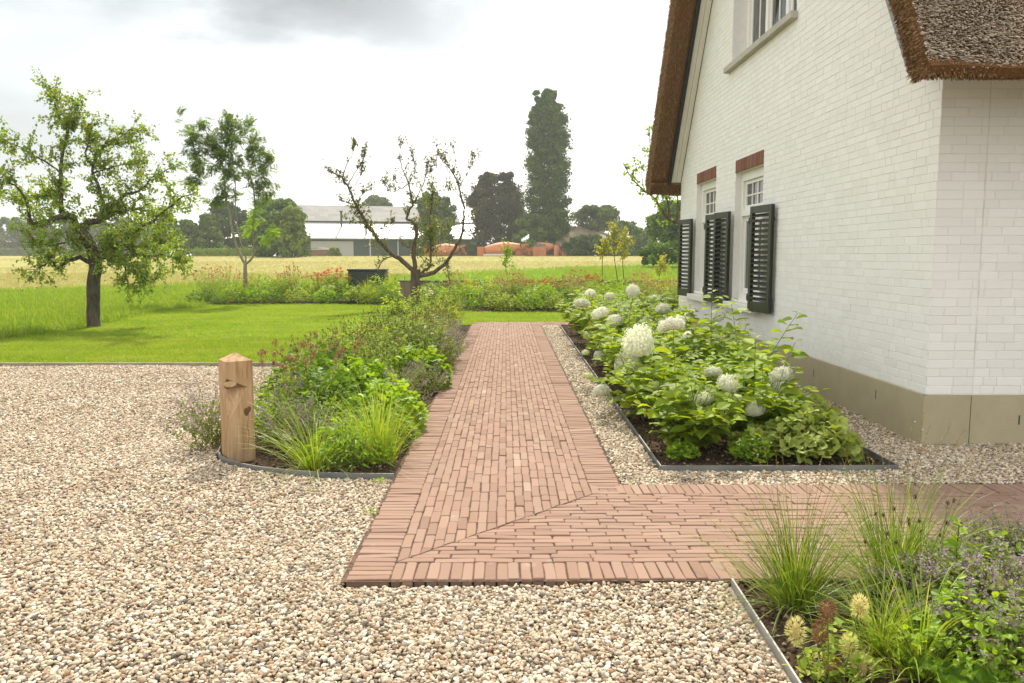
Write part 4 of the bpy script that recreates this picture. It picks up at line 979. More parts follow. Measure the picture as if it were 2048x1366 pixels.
def seedhead_plant(name, ns, r, h, hs, mats, leaves=10, lt=TRI, lsz=.045, lm=None, nsp=34, head_part="seed_head", cols=None, oval=1.35):
    root = empty(name); b = np.c_[rng.normal(0, r*.25, (ns, 2)), np.zeros(ns)]; a = rng.uniform(0, 6.28, ns); l_ = r*np.sqrt(rng.random(ns))
    tip = np.stack([np.cos(a)*l_, np.sin(a)*l_, h*(1-.25*(l_/r)**2)*rng.uniform(.75, 1.08, ns)], 1); C_ = curve(b, tip, np.array([0, 0, .05])+rng.normal(0, .015, (ns, 3)), 6)
    mb = MB(); mb.tubes(C_, np.full((ns, 6), .0018), 3); mb.build("stem", STG, root)
    mb = MB(); tt_ = rng.uniform(.1, .9, (ns, leaves))*5; i0 = np.minimum(4, tt_.astype(int)); f_ = (tt_-i0)[..., None]
    p = (np.take_along_axis(C_, i0[..., None].repeat(3, 2), 1)*(1-f_)+np.take_along_axis(C_, (i0+1)[..., None].repeat(3, 2), 1)*f_).reshape(-1, 3); p += rng.normal(0, .01, p.shape)
    mb.leaves(lt, p, rsph(rng, len(p))*np.array([1, 1, .4])+np.array([0, 0, .15]), rsph(rng, len(p))*.4+np.array([0, 0, 1]), lsz*rng.uniform(.6, 1.3, len(p))); mb.build("leafage", lm or MIDL, root)
    mb = MB()
    for q in range(ns): s_ = hs*rng.uniform(.7, 1.2); spikyball(mb, tip[q]+np.array([0, 0, s_*.5]), s_*.42, s_*.42*oval, nsp, s_*.42, .5)
    mb.build(head_part, mats, root)
    return root
def put(proto, used, x, y, rz=None, sc=1.0, label=None, z=0.0, group=None):
    rz = rng.uniform(0, 6.28) if rz is None else rz
    if not used.get(proto.name):
        used[proto.name] = True; proto.location = (x, y, z); proto.rotation_euler = (0, 0, rz); proto.scale = (sc,)*3; o = proto
        if label: o['label'] = label
    else: o = copy_tree(proto, kidsof(proto), (x, y, z), rz, sc, label)
    if group: o['group'] = group
    return o
used = {}
ORD = ("first", "second", "third", "fourth", "fifth", "sixth", "seventh", "eighth", "ninth", "last")
# ---- left bed
o = grass_clump(260, .62, .3, .0055, GRB, (.15, 1.0), (.5, 1.5), base=.055); tag(o, "arching fountain grass clump at the curved metal edging beside the bollard", "grass plant"); put(o, used, -1.36, 5.55)
o = grass_clump(300, .60, .3, .0055, GRB, (.05, .55), (.2, .9), base=.05); tag(o, "upright bright green grass clump at the front corner by the brick path", "grass plant"); put(o, used, -.93, 5.72)
gs = grass_clump(150, .55, .3, .006, GRB, (.1, .8), (.3, 1.1), base=.06)
tag(gs, "soft green grass tuft among the taller flowers of the left bed", "grass plant", "grass tufts in the left bed")
for i_, (x, y, s_) in enumerate(((-1.25, 6.6, .8), (-1.15, 8.2, .9), (-1.9, 8.8, .9), (-1.35, 9.0, 1), (-1.0, 9.6, .9), (-1.6, 9.8, 1.1), (-1.5, 11.3, 1.1), (-1.2, 12.2, 1.1))): put(gs, used, x, y, None, s_, "soft grass tuft among the flowers of the left bed, %s from the bollard" % (ORD+("",))[i_])
cm = catmint(46, .38, .50, 46, 1.0, 30, .022)
tag(cm, None, "flowering plant", "catmint clumps in the left bed")
for x, y, s_, lb in ((-2.3, 6.15, 1.15, "hazy pink lilac catmint spilling over the gravel to the left of the bollard"), (-1.68, 6.02, 1.0, "catmint with lilac sprays directly behind the right side of the bollard"),
                     (-1.40, 5.98, .75, "small catmint clump behind the arching fountain grass"), (-1.75, 6.9, 1.1, "catmint clump amid the brown seed heads of the left bed"), (-1.02, 7.6, 1.0, "catmint with pinkish sprays between the two bright cranesbills beside the path"),
                     (-.86, 8.6, .85, "low catmint hanging over the brick border midway along the path"), (-.86, 10.4, 1.2, "large hazy catmint spilling onto the far part of the path"), (-.84, 11.3, 1.25, "second large hazy catmint spilling onto the far part of the path"), (-.95, 12.6, 1.2, "furthest catmint clump near the end of the path"),
                     (-2.05, 9.4, 1.15, "catmint with blue grey spires on the lawn side of the left bed")): put(cm, used, x, y, None, s_, lb)
gm = mound("cranesbill", .34, .36, 420, PALM, .085, GER)
tag(gm, None, "leafy plant", "cranesbills in the left bed")
for x, y, s_, lb in ((-1.05, 6.75, 1.05, "bright lobed cranesbill mound by the brick path behind the upright grass"), (-1.45, 7.55, 1.25, "wide yellow green cranesbill mound in the centre of the left bed"), (-1.02, 9.0, 1.15, "bright cranesbill mound beside the path further back"), (-1.7, 7.2, 1.1, "cranesbill mound behind the dark leafy plants")): put(gm, used, x, y, None, s_, lb)
fm = mound("feathery_plant", .30, .30, 700, LANCE, .065, GER, True, .3, .5)
tag(fm, None, "leafy plant", "fine leaved plants in the left bed")
for x, y, s_, lb in ((-1.12, 5.68, 1.0, "low feathery green plant between the two grass clumps"), (-1.0, 6.2, 1.0, "feathery green plant behind the upright grass clump"), (-1.45, 6.35, 1.2, "feathery green plant behind the catmint and fountain grass"), (-1.85, 6.5, 1.1, "feathery green plant behind the bollard")): put(fm, used, x, y, None, s_, lb)
dm = mound("leafy_perennial", .36, .52, 620, OVATE, .065, DRK_L, True, .6, .5)
tag(dm, "dark green leafy perennial clump in the middle of the left bed", "leafy plant", "dark leafy perennials in the left bed")
for x, y, s_, w_ in ((-1.55, 6.75, .9, "the front one, right behind the catmint"), (-1.9, 7.4, 1.05, "on the lawn side under the clover heads"), (-1.3, 7.0, .85, "between the front one and the bright cranesbill"), (-1.75, 8.0, 1.05, "just behind the clovers"), (-1.25, 10.2, 1, "the farthest, beside the blue green bush")): put(dm, used, x, y, None, s_, "dark green leafy perennial in the left bed, "+w_)
bp = mound("leafy_perennial", .32, .62, 520, LANCE, .085, leafmat("blue_green_leaf", [(.10, .19, .05), (.14, .24, .07)], .35), True, .5, .5)
tag(bp, "blue green bushy perennial behind the large catmint beside the path", "leafy plant"); put(bp, used, -1.05, 10.6)
cl = seedhead_plant("clover_plant", 10, .36, .82, .040, SEED, 14, TRI, .05, MIDL, 60)
tag(cl, "tall clover with brown spiky seed heads behind the bollard", "flowering plant", "brown headed clovers in the left bed")
for x, y, s_, w_ in ((-2.0, 6.75, .98, "nearest the bollard"), (-1.75, 7.0, .98, "right of the one nearest the bollard"), (-2.05, 7.5, 1.0, "leaning over the lawn side gravel"), (-1.75, 7.9, .95, "farthest of the clovers")): put(cl, used, x, y, None, s_, "tall clover with brown spiky seed heads, "+w_)
ms = seedhead_plant("masterwort", 60, .42, .72, .019, DOT, 26, PALM, .038, FEA, 14, oval=1.1)
ms2 = seedhead_plant("masterwort", 50, .40, .74, .024, SEED, 24, LANCE, .05, FEA, 16, oval=1.2)
for q, lb in ((ms, "airy yellow green perennial dotted with small dark seed heads in the left bed"), (ms2, "yellowing perennial with small brown heads towards the back of the left bed")): tag(q, lb, "flowering plant", "dotted perennials in the left bed")
k = 0
for y in (8.4, 9.1, 9.8, 10.6, 11.4, 12.3, 13.2, 14.2, 15.2, 16.3):
    for x in (-2.0, -1.55, -1.12):
        if x == -1.12 and y < 9.7: continue
        put(ms if (k % 3) else ms2, used, x+rng.uniform(-.1, .1), y+rng.uniform(-.2, .2), None, (.92 if y > 10 else .86)*rng.uniform(.9, 1.08), "%s in the left bed, %s, %s row counting back from the clovers" % (("dark dotted perennial" if k % 3 else "brown headed perennial"), {-2.0: "lawn side", -1.55: "middle", -1.12: "path side"}[x], ORD[(8.4, 9.1, 9.8, 10.6, 11.4, 12.3, 13.2, 14.2, 15.2, 16.3).index(y)])); k += 1
sg = mound("goldenrod", .3, .85, 700, LANCE, .09, leafmat("lime_leaf", [(.22, .36, .02), (.28, .42, .03), (.18, .32, .02)], .45, (1.5, 1.4, .6)), True, .2, .6)
tag(sg, None, "leafy plant", "lime green plants at the back of the left bed")
for x, y, s_, lb in ((-2.0, 14.4, .95, "lime green upright leafy plant in front of the forked tree"), (-1.75, 16.2, .9, "lime green leafy plant at the far end of the left bed"), (-1.1, 14.6, .8, "smaller lime green plant at the back of the left bed by the path")): put(sg, used, x, y, None, s_, lb)
# ---- right bed low plants
o = mound("cranesbill", .36, .30, 520, PALM3, .075, GEP); tag(o, "pale green cranesbill mound in the front right corner of the hydrangea bed", "leafy plant", "pale cranesbills in the hydrangea bed"); put(o, used, 2.28, 5.86)
put(o, used, 2.36, 6.45, None, 1.05, "pale green cranesbill mound just behind the corner one by the plinth gravel"); put(o, used, 1.93, 5.98, None, .6, "small pale cranesbill left of the corner mound")
put(o, used, 2.45, 7.3, None, .9, "pale cranesbill half hidden behind the front hydrangeas on the wall side")
o = mound("cranesbill", .16, .17, 170, PALM, .045, GER); tag(o, "small bright green tuft alone on bare soil at the front of the hydrangea bed", "leafy plant"); put(o, used, 1.80, 5.74)
put(o, used, 1.30, 5.78, None, .75, "tiny green seedling clump near the front left corner of the hydrangea bed")
mb = MB(); pts = np.array([G(1405, 880), G(1440, 903), G(1475, 915), G(1520, 910), G(1550, 893)])+np.array([0, 0, .006]); tt_ = np.linspace(0, 4, 24); pts = np.stack([np.interp(tt_, range(5), pts[:, i]) for i in range(3)], 1)
mb.tubes(pts, np.full(24, .006), 6); tag(mb.build("drip_hose", IRON), "thin black drip hose lying on the soil under the front hydrangeas", "hose")
mb = MB(); b = WY(1506, 735, 7.6); b2 = WY(1504, 640+60, 7.6); C_ = curve(np.array([[b[0], b[1], 0]]), np.array([b2]), np.array([[.01, 0, 0]]), 8); mb.tubes(C_, np.full((1, 8), .004), 5)
tag(mb.build("bare_twig", STB), "single bare brown twig standing in front of the plinth", "twig")
# ---- near right bed
o = grass_clump(420, .54, .3, .0046, GRD2, (.05, 1.0), (.2, 1.0), 10, base=.04); p = G(1592, 1210); tag(o, "fine dark grass clump at the corner of the near bed by the metal edging", "grass plant"); put(o, used, p[0], p[1])
o = grass_clump(520, .60, .3, .0046, GRD2, (.05, 1.0), (.2, 1.0), 12, base=.05); p = G(1790, 1185); tag(o, "fine dark grass clump overlapping the brick path in the middle of the near bed", "grass plant"); put(o, used, p[0], p[1])
o = grass_clump(200, .46, .3, .006, GRB, (.1, 1.0), (.4, 1.4), base=.05); p = G(1840, 1345); tag(o, "broad bladed light green grass in front of the catmint", "grass plant"); put(o, used, p[0], p[1])
put(o, used, *G(1760, 1300)[:2], None, .8, "smaller light green grass tuft beside the cream clovers")
# clover with explicit heads
root = empty("clover_plant", tuple(G(1665, 1366)), 0, "clover in the lower right corner with cream and rusty brown bristly flower heads", "flowering plant"); R0 = np.array(root.location)
hl = [(1592, 1262, 30, 0), (1655, 1222, 26, 1), (1640, 1265, 26, 1), (1720, 1212, 26, 0), (1698, 1292, 28, 0), (1660, 1338, 28, 1), (1725, 1335, 34, 0), (1612, 1345, 28, 1), (1770, 1350, 26, 0)]
tips = np.array([WY(x, y, 2.60+.02*i) for i, (x, y, d_, c) in enumerate(hl)])-R0
bs = np.c_[tips[:, :2]*.45, np.zeros(len(tips))]; C_ = curve(bs, tips, np.array([0, 0, .03]), 7); mb = MB(); mb.tubes(C_, np.full((len(tips), 7), .0022), 5); mb.build("stem", STG, root)
mb = MB(); p = C_[:, 1:6].reshape(-1, 3).repeat(4, 0); p += rng.normal(0, .025, p.shape); p[:, 2] = np.abs(p[:, 2]); mb.leaves(OVATE, p, rsph(rng, len(p))*np.array([1, 1, .3])+np.array([0, 0, .2]), rsph(rng, len(p))*.5+np.array([0, 0, 1]), .042*rng.uniform(.6, 1.2, len(p)), 0, .8); mb.build("leafage", MIDL, root)
for (x, y, d_, c), tp in zip(hl, tips):
    mb = MB(); r_ = .72*d_/FPX*2.65; spikyball(mb, np.zeros(3), r_*.55, r_*1.0, 240, r_*.62, .28); o = mb.build("flower_head", SEED if c else CREAM, root); o.location = tp
# burnet: dark drumstick heads
root = empty("burnet", tuple(G(1850, 1215)), 0, "wiry burnet with small dark red drumstick heads against the brick path", "flowering plant"); R0 = np.array(root.location)
hl = [(1831, 993), (1751, 1028), (1767, 1030), (1789, 1018), (1895, 1006), (1908, 1001), (1893, 1046), (1841, 1062), (1775, 1068), (1793, 1085), (1817, 1047), (1922, 1049), (1817, 1040), (1839, 1042), (1730, 1084), (1880, 1070)]
tips = np.array([WY(x, y, 3.15+.05*(i % 4)) for i, (x, y) in enumerate(hl)])-R0; bs = np.c_[rng.normal(0, .04, (len(tips), 2)), np.zeros(len(tips))]
C_ = curve(bs, tips, np.array([0, 0, .06]), 8); mb = MB(); mb.tubes(C_, np.full((len(tips), 8), .0012), 4); mb.build("stem", STG, root); mb = MB()
for tp in tips: spikyball(mb, tp, .0045, .0075, 60, .005, .6)
mb.build("flower_head", DOT, root)
cn = catmint(110, .42, .42, 60, .7, 60, .026); tag(cn, None, "flowering plant", "catmints in the near bed")
for px, py, s_, lb in ((1985, 1290, 1.0, "large leafy catmint with lilac sprays at the lower right edge of the picture"), (2010, 1180, .9, "catmint behind it leaning over the brick path at the right edge"), (1870, 1240, .72, "smaller catmint between the dark grass and the large catmint"), (2080, 1366, 1.0, "catmint cut off by the lower right corner")):
    p = G(px, py); put(cn, used, p[0], p[1], None, s_, lb)
o = mound("leafy_perennial", .26, .26, 900, OVATE, .030, leafmat("fresh_leaf", [(.08, .17, .018), (.13, .26, .02), (.19, .33, .03)], .4), True, .6, .5); tag(o, None, "leafy plant", "fresh green leafy plants in the near bed")
for px, py, s_, lb in ((1900, 1230, 1.0, "fresh green leafy clump between the dark grass and the catmints"), (1980, 1366, 1.15, "fresh green leafy clump under the large catmint"), (2040, 1230, 1.1, "fresh green leafy clump at the right picture edge")):
    p = G(px, py); put(o, used, p[0], p[1], None, s_, lb)
root = empty("leafy_shoot", tuple(G(1905, 1215)), 0, "single upright leafy shoot rising above the catmint", "leafy plant"); mb = MB(); tp = WY(1918, 1050, 3.1)-np.array(root.location); C_ = curve(np.zeros((1, 3)), tp[None], np.array([[.0, 0, .02]]), 9); mb.tubes(C_, np.full((1, 9), .003), 5); mb.build("stem", STG, root)
mb = MB(); pos = np.repeat(C_[0, 3:], 5, 0)+rng.normal(0, .008, (30, 3)); mb.leaves(OVATE, pos, rsph(rng, 30)*np.array([1, 1, .3])+np.array([0, 0, .5]), np.tile([0, -.4, 1.], (30, 1))+rng.normal(0, .3, (30, 3)), rng.uniform(.03, .06, 30)); mb.build("leafage", GER, root)
root = empty("broad_leaved_plant", tuple(G(1985, 1420)), 0, "plant with large smooth oval leaves at the bottom right corner", "leafy plant"); mb = MB()
BIG = tm(*[[(s_*w_, y_, .10*abs(s_)*1+.04*math.sin(y_*3)-.25*y_*y_) for y_, w_ in ((0, .02), (.2, .22), (.45, .30), (.7, .24), (.9, .10), (1, .01)) for s_ in (-1, -.5, 0, .5, 1)]], [(i*5+j, i*5+j+1, i*5+j+6, i*5+j+5) for i in range(5) for j in range(4)])
a_ = np.linspace(0, 6.28, 14); dd = np.stack([np.cos(a_), np.sin(a_), rng.uniform(.2, .9, 14)], 1); mb.leaves(BIG, dd*.02, dd, np.tile([0, 0, 1.], (14, 1)), rng.uniform(.16, .24, 14)); mb.build("leafage", leafmat("broad_leaf", [(.08, .19, .02), (.12, .26, .025)], .35), root, True)
# stones and small things on the near soil
mb = MB()
# ---- far border
bt = [mound("border_perennial", .5, .62, 520, OVATE, .085, MIDL, False, .5, .5), mound("border_perennial", .45, .8, 560, LANCE, .12, FEA, False, .2, .6), mound("border_perennial", .55, .5, 520, OVATE, .08, DRK_L, False, .6, .5),
      mound("border_perennial", .5, .75, 620, LANCE, .13, GER, False, .2, .6), seedhead_plant("border_perennial", 46, .45, 1.0, .05, leafmat("rusty_flower", [(.22, .12, .06), (.34, .22, .14), (.30, .30, .10)], .3), 22, LANCE, .08, FEA, 12),
      grass_clump(150, 1.0, .5, .014, GRB, (.05, .5), (.2, .8), 0, 5, .12)]
BL = ["mid green bushy perennial without flowers in the border beyond the lawn", "pale feathery upright perennial in the border beyond the lawn", "low dark green clump in the border beyond the lawn", "bright green willowy perennial in the border beyond the lawn", "tall wispy perennial with rusty flecks in the border beyond the lawn", "tall bright green grass clump in the border beyond the lawn"]
for q, lb in zip(bt, BL): tag(q, lb, "leafy plant", "border plants: "+lb.split(" in the")[0])
bt[5].name = "ornamental_grass"
BK = ["green bushy plant", "feathery pale plant", "low dark green clump", "willowy bright plant", "wispy rusty plant", "tall grass clump"]
BSEG = ((-8.3, "left end"), (-7.0, "round the slender young tree"), (-5.6, "left of the red flowers"), (-4.9, "by the cabinet's left side"), (-3.9, "before the cabinet"), (-2.9, "right of the cabinet"), (-1.9, "by the forked tree"), (-.8, "right of the forked tree"), (.1, "beyond the path's left half"), (.9, "beyond the path's right half"), (1.9, "beyond the gravel strip"), (2.5, "behind the last hydrangeas"), (3.1, "right of the last hydrangeas"), (3.7, "a little left of the house corner"), (4.3, "close to the house corner"), (4.9, "at the house corner"), (99, "hidden side of the house corner"))
def bfront(x): return np.interp(x, [-8.9, -6, -3.1, -.9, 1.5, 8], [24.4, 25.0, 24.2, 21.5, 21.2, 21.3])
for x in np.arange(-9.2, 5.4, .52):
    yf = bfront(x); yb = 27.0 if x < -3.2 else 24.1
    for j, y in enumerate(np.arange(yf+.15, yb, .75)):
        k = int(rng.choice([0, 1, 2, 3, 4, 5], p=[.26, .18, .14, .18, .16, .08] if j else [.35, .08, .37, .15, .05, 0]))
        put(bt[k], used, x+rng.uniform(-.2, .2), y+rng.uniform(-.15, .15), None, rng.uniform(.8, 1.15) if j else rng.uniform(.6, .85), BK[k]+", "+("front row", "second row", "third row", "fourth row", "back row", "back row")[min(j, 5)]+" of the border, "+next(w_ for lim_, w_ in BSEG if x < lim_))
rf = seedhead_plant("helenium", 40, .40, .95, .075, REDF, 20, LANCE, .1, MIDL, 18, "flower_head", oval=.5)
tag(rf, None, "flowering plant", "red flowering perennials in the border")
for px, s_, Y, lb in ((640, 1.0, 26.0, "red flowering clump left of the dark cabinet, outer half"), (672, 1.15, 25.8, "red flowering clump touching the left side of the dark cabinet"), (940, .8, 23.3, "single small red flower clump right of the forked tree"), (1035, .85, 23.2, "red flowering clump before the low wall, left one of the row above the path"), (1062, .85, 23.4, "red flowering clump before the low wall, middle of the row above the path"),
                     (1098, .88, 23.2, "red flowering clump before the low wall just left of the hydrangeas"), (1187, 1.0, 23.6, "red flowering clump peeking above the hydrangea leaves"), (1325, .8, 23.0, "red flowering clump close to the corner of the house")):
    put(rf, used, (px-1012)/FPX*Y, Y, None, s_, lb)
lc = catmint(60, .5, .9, 60, 1.2, 20, .05); tag(lc, None, "flowering plant", "lilac clouds in the border")
for px, Y, lb in ((985, 22.6, "lilac grey cloud of flowers in the border straight above the path end"), (1018, 23.2, "second lilac grey cloud of flowers right of the first before the low wall")): put(lc, used, (px-1012)/FPX*Y, Y, None, 1.0, lb)
dz = seedhead_plant("daisy_plant", 16, .35, .62, .06, leafmat("white_daisy", [(.75, .75, .70), (.8, .8, .78)], .2), 16, LANCE, .08, MIDL, 14, "flower_head", oval=.3); tag(dz, None, "flowering plant", "white daisies in the border")
for px, Y, lb in ((665, 25.2, "white daisies under the red clump beside the dark cabinet"), (845, 22.6, "white daisies at the foot of the forked tree"), (1070, 22.4, "white daisies in the border above the right half of the path")): put(dz, used, (px-1012)/FPX*Y, Y, None, 1.0, lb)
# ------------------------------------------------------------------ wooden bollard
BX, BY = -1.985, 5.83
t = T("oak"); oc = t.coord('Object'); lw = t.coord('Object', (9, 9, .55)); gr = t.noise(lw, 3.0, 7, .7)
wv = t.n("TexWave", Scale=5.0, Distortion=7.0, Detail=3.0); wv.wave_type = 'RINGS'; t.L.new(t.coord('Object', (1, 1, .22)), wv.inputs['Vector']); wv.inputs['Detail Scale'].default_value = 1.2
c = t.ramp(gr, [(.36, (.24, .14, .07)), (.5, (.40, .265, .145)), (.66, (.52, .37, .23))]); c = t.mix(nmath('MULTIPLY', wv.outputs['Fac'], .28, None, t.t), c, (.33, .18, .085))
c = t.mix(t.ramp(t.noise(oc, 3.2, 4), [(.55, (0, 0, 0)), (.75, (.4, .4, .4))]), c, (.42, .30, .20)); t.col(c); t.rough(.8, .25); t.bump(gr, .5, .004); OAK = t.m
DOAK = plain("dark_oak_shade_knot", (.13, .075, .038), .85, .2, .35, 14, 0, .4); CRK = plain("oak_crack", (.045, .024, .012), .95, .1)
root = empty("bollard", (BX, BY, 0), 0, "square oak bollard with pointed top and a notch cut into its front corner, standing in the left bed", "bollard")
PR = rad(-35)   # turned so that the narrow left face and the wide right face show
hs = .095; Hb = .74; Ht = .795
cs, sn = math.cos(PR), math.sin(PR)
def bp_(x, y, z): return (x*cs-y*sn*-1*-1, x*sn+y*cs, z)
def bq(x, y, z): return (x*cs+y*sn, -x*sn+y*cs, z)
# corners: A front corner (towards camera), B right, C back, D left
A_, B_, C2, D_ = (-hs, -hs), (hs, -hs), (hs, hs), (-hs, hs)
z1, z2 = .30, .545   # notch: tip at z1, ledge at z2
dl = .075; dr_ = .15
mb = MB()
v = [bq(*A_, -.05), bq(*B_, -.05), bq(*C2, -.05), bq(*D_, -.05), bq(*A_, z1), bq(-hs, -hs+dl, z2), bq(-hs+dr_, -hs, z2), bq(*A_, z2), bq(*A_, Hb), bq(*B_, Hb), bq(*C2, Hb), bq(*D_, Hb), bq(0, 0, Ht), bq(*B_, z2), bq(*D_, z2), bq(*D_, z1), bq(*B_, z1)]
mb.add(v, [(0, 1, 16, 4), (1, 2, 10, 9, 13, 16), (2, 3, 15, 14, 11, 10), (3, 0, 4, 15), (4, 16, 13, 6), (4, 5, 14, 15), (4, 6, 5), (5, 6, 7), (7, 6, 13, 9, 8), (5, 7, 8, 11, 14), (8, 9, 12), (9, 10, 12), (10, 11, 12), (11, 8, 12)])
mb.build("post", OAK, root)
# notch shade painted as thin dark patches above the ledge, wrapping round the corner
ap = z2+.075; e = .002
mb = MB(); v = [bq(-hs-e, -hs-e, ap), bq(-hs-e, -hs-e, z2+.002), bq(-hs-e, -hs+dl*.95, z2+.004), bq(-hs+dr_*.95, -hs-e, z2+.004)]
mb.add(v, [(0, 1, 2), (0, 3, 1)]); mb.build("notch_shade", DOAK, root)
mb = MB(); ctr = np.array(bq(-hs+.025, -hs-.004, z2+.032)); th_ = np.linspace(0, 2*math.pi, 24, endpoint=False)
dx_ = np.array(bq(1, 0, 0)); nrm_ = np.array(bq(0, -1, 0))
vv = []
for r1, dp in ((.047, -.004), (.043, .0025), (.030, .004), (.022, .0015), (.012, .003), (.0, .0035)):
    for a in th_: vv.append(ctr+dx_*r1*math.cos(a)+np.array([0, 0, 1])*r1*.48*math.sin(a)+nrm_*dp)
mb.add(vv, [(i*24+k, i*24+(k+1) % 24, i*24+24+(k+1) % 24, i*24+24+k) for i in range(5) for k in range(24)]); mb.build("knot", plain("oak_knot", (.46, .32, .19), .75, .3, .2, 30), root, True)
mb = MB(); ctr = np.array(bq(.045, -hs-.0012, .37)); vv = [ctr]
for k in range(20): a = k/20*6.283; r1 = .030*(1+.25*math.sin(2*a+.5)+.15*math.sin(3*a)); vv.append(ctr+dx_*r1*.75*math.cos(a)+np.array([0, 0, 1])*r1*1.15*math.sin(a))
mb.add(vv, [(0, k+1, (k+1) % 20+1) for k in range(20)]); mb.build("knot", DOAK, root)
mb = MB()
def crack(x, za, zb, w, face=0):
    n = 9; P_ = []
    for i in range(n):
        z_ = za+(zb-za)*i/(n-1); o_ = .005*math.sin(i*1.7+x*40); ww = w*(math.sin(math.pi*(i+.3)/(n-.2)))
        for s_ in (-1, 1): P_.append(bq(x+o_+s_*ww, -hs-.0015, z_) if face == 0 else bq(-hs-.0015, x+o_+s_*ww, z_))
    mb.add(P_, [(2*i, 2*i+1, 2*i+3, 2*i+2) for i in range(n-1)])
crack(.048, .05, .36, .0016); crack(.02, .60, .70, .001); crack(.05, .575, .70, .0008); crack(-.03, .55, .69, .001, 1); crack(-.045, .1, .28, .0008, 1); crack(.085, .1, .5, .0006)
mb.build("crack", CRK, root)
root['label'] = "square oak bollard with pointed top and a notched front corner, standing in the left bed"

# ------------------------------------------------------------------ trees
BKD = bark("dark_bark", (.035, .026, .018), (.12, .10, .075)); BKG = bark("grey_green_bark", (.16, .15, .09), (.30, .28, .19))
BKM = bark("brown_bark", (.05, .035, .024), (.15, .11, .08))
APL = leafmat("apple_leaf", [(.065, .135, .015), (.095, .185, .02), (.13, .235, .028), (.16, .25, .04), (.15, .16, .05)], .45, (1.8, 1.7, .7), .5, .35)
WAL = leafmat("walnut_leaf", [(.05, .10, .014), (.08, .15, .018), (.11, .20, .022)], .5, (1.7, 1.7, .7), .5, .3)
FRK = leafmat("sparse_tree_leaf", [(.06, .09, .018), (.09, .13, .022), (.12, .12, .03), (.13, .16, .03)], .25, (1.5, 1.5, .8), .5, .3)
def pixpath(pts, sc, ox, oy, Y, dy0=0.0, dy1=0.0, K=None):
    P_ = []; n = len(pts)
    for i, q in enumerate(pts):
        y_ = Y+dy0+(dy1-dy0)*i/max(1, n-1); P_.append(WY(ox+q[0]/sc, oy+q[1]/sc, y_))
    P_ = np.array(P_); K = K or max(6, 3*len(pts)); tt_ = np.linspace(0, len(pts)-1, K)
    # catmull-rom
    out = []
    for u in tt_:
        i = min(int(u), n-2); f_ = u-i; a = P_[max(i-1, 0)]; b = P_[i]; c = P_[i+1]; d = P_[min(i+2, n-1)]
        out.append(.5*(2*b+(c-a)*f_+(2*a-5*b+4*c-d)*f_*f_+(3*b-a-3*c+d)*f_**3))
    return np.array(out)
def limb(mb, P_, r0, r1, sides=8, wob=.0, flare=0):
    K = len(P_); r = r0+(r1-r0)*np.linspace(0, 1, K)**.8
    if flare: r[0] *= 1+flare
    r = r*(1+.03*rng.normal(size=K)); P2_ = P_+rng.normal(0, wob, P_.shape)
    mb.tubes(P2_, r, sides)
def twigs(limbs, n, lmin, lmax, up=.3, r=.006, jy=1.0, kids=2, t0=.25, side=None, nz=.16, spread=.7):
    """side twigs from limb paths; returns their polylines"""
    out = []
    wl = np.array([np.linalg.norm(np.diff(l, axis=0), axis=1).sum() for l in limbs]); wl /= wl.sum()
    for k in range(n):
        l = limbs[rng.choice(len(limbs), p=wl)]; u = rng.uniform(t0, 1)*(len(l)-1); i = min(int(u), len(l)-2); p = l[i]+(l[i+1]-l[i])*(u-i)
        d = unit(unit(l[i+1]-l[i])*.5+rng.normal(0, spread, 3)*np.array([1, jy, 1])+np.array([0, 0, up])); ln = rng.uniform(lmin, lmax)
        K = 6; q = [p]; 
        for j in range(K-1): d = unit(d+rng.normal(0, nz, 3)+np.array([0, 0, up*.12])); q.append(q[-1]+d*ln/(K-1))
        q = np.array(q); out.append(q)
        for _ in range(kids):
            i = rng.integers(2, K); p = q[i-1]; d2 = unit(unit(q[-1]-q[0])*.6+rng.normal(0, .6, 3)); l2 = ln*rng.uniform(.3, .6); out.append(p+d2*np.linspace(0, l2, 6)[:, None]+rng.normal(0, .01, (6, 3)))
    return out
def clothe(tw, per, size, tmpl, mats, name, parent, loc, droop=.2, jit=.03, t0=.15, wid=None, npt=1):
    tw = np.array(tw); n = len(tw); m = per; u = rng.uniform(t0, 1, (n, m))*5; i0 = np.minimum(4, u.astype(int)); f_ = (u-i0)[..., None]
    P_ = (np.take_along_axis(tw, i0[..., None].repeat(3, 2), 1)*(1-f_)+np.take_along_axis(tw, (i0+1)[..., None].repeat(3, 2), 1)*f_).reshape(-1, 3)
    P_ = P_+rng.normal(0, jit, P_.shape); d = unit(rsph(rng, len(P_))-np.array([0, 0, droop])); mb = MB()
    mb.leaves(tmpl, P_-np.array(loc), d, unit(rsph(rng, len(P_))*.6+np.array([0, 0, .7])), size*rng.uniform(.6, 1.25, len(P_)), 0, wid)
    return mb.build(name, mats, parent)
def shift(mb, loc):
    mb.v = [v-np.array(loc) for v in mb.v]; return mb
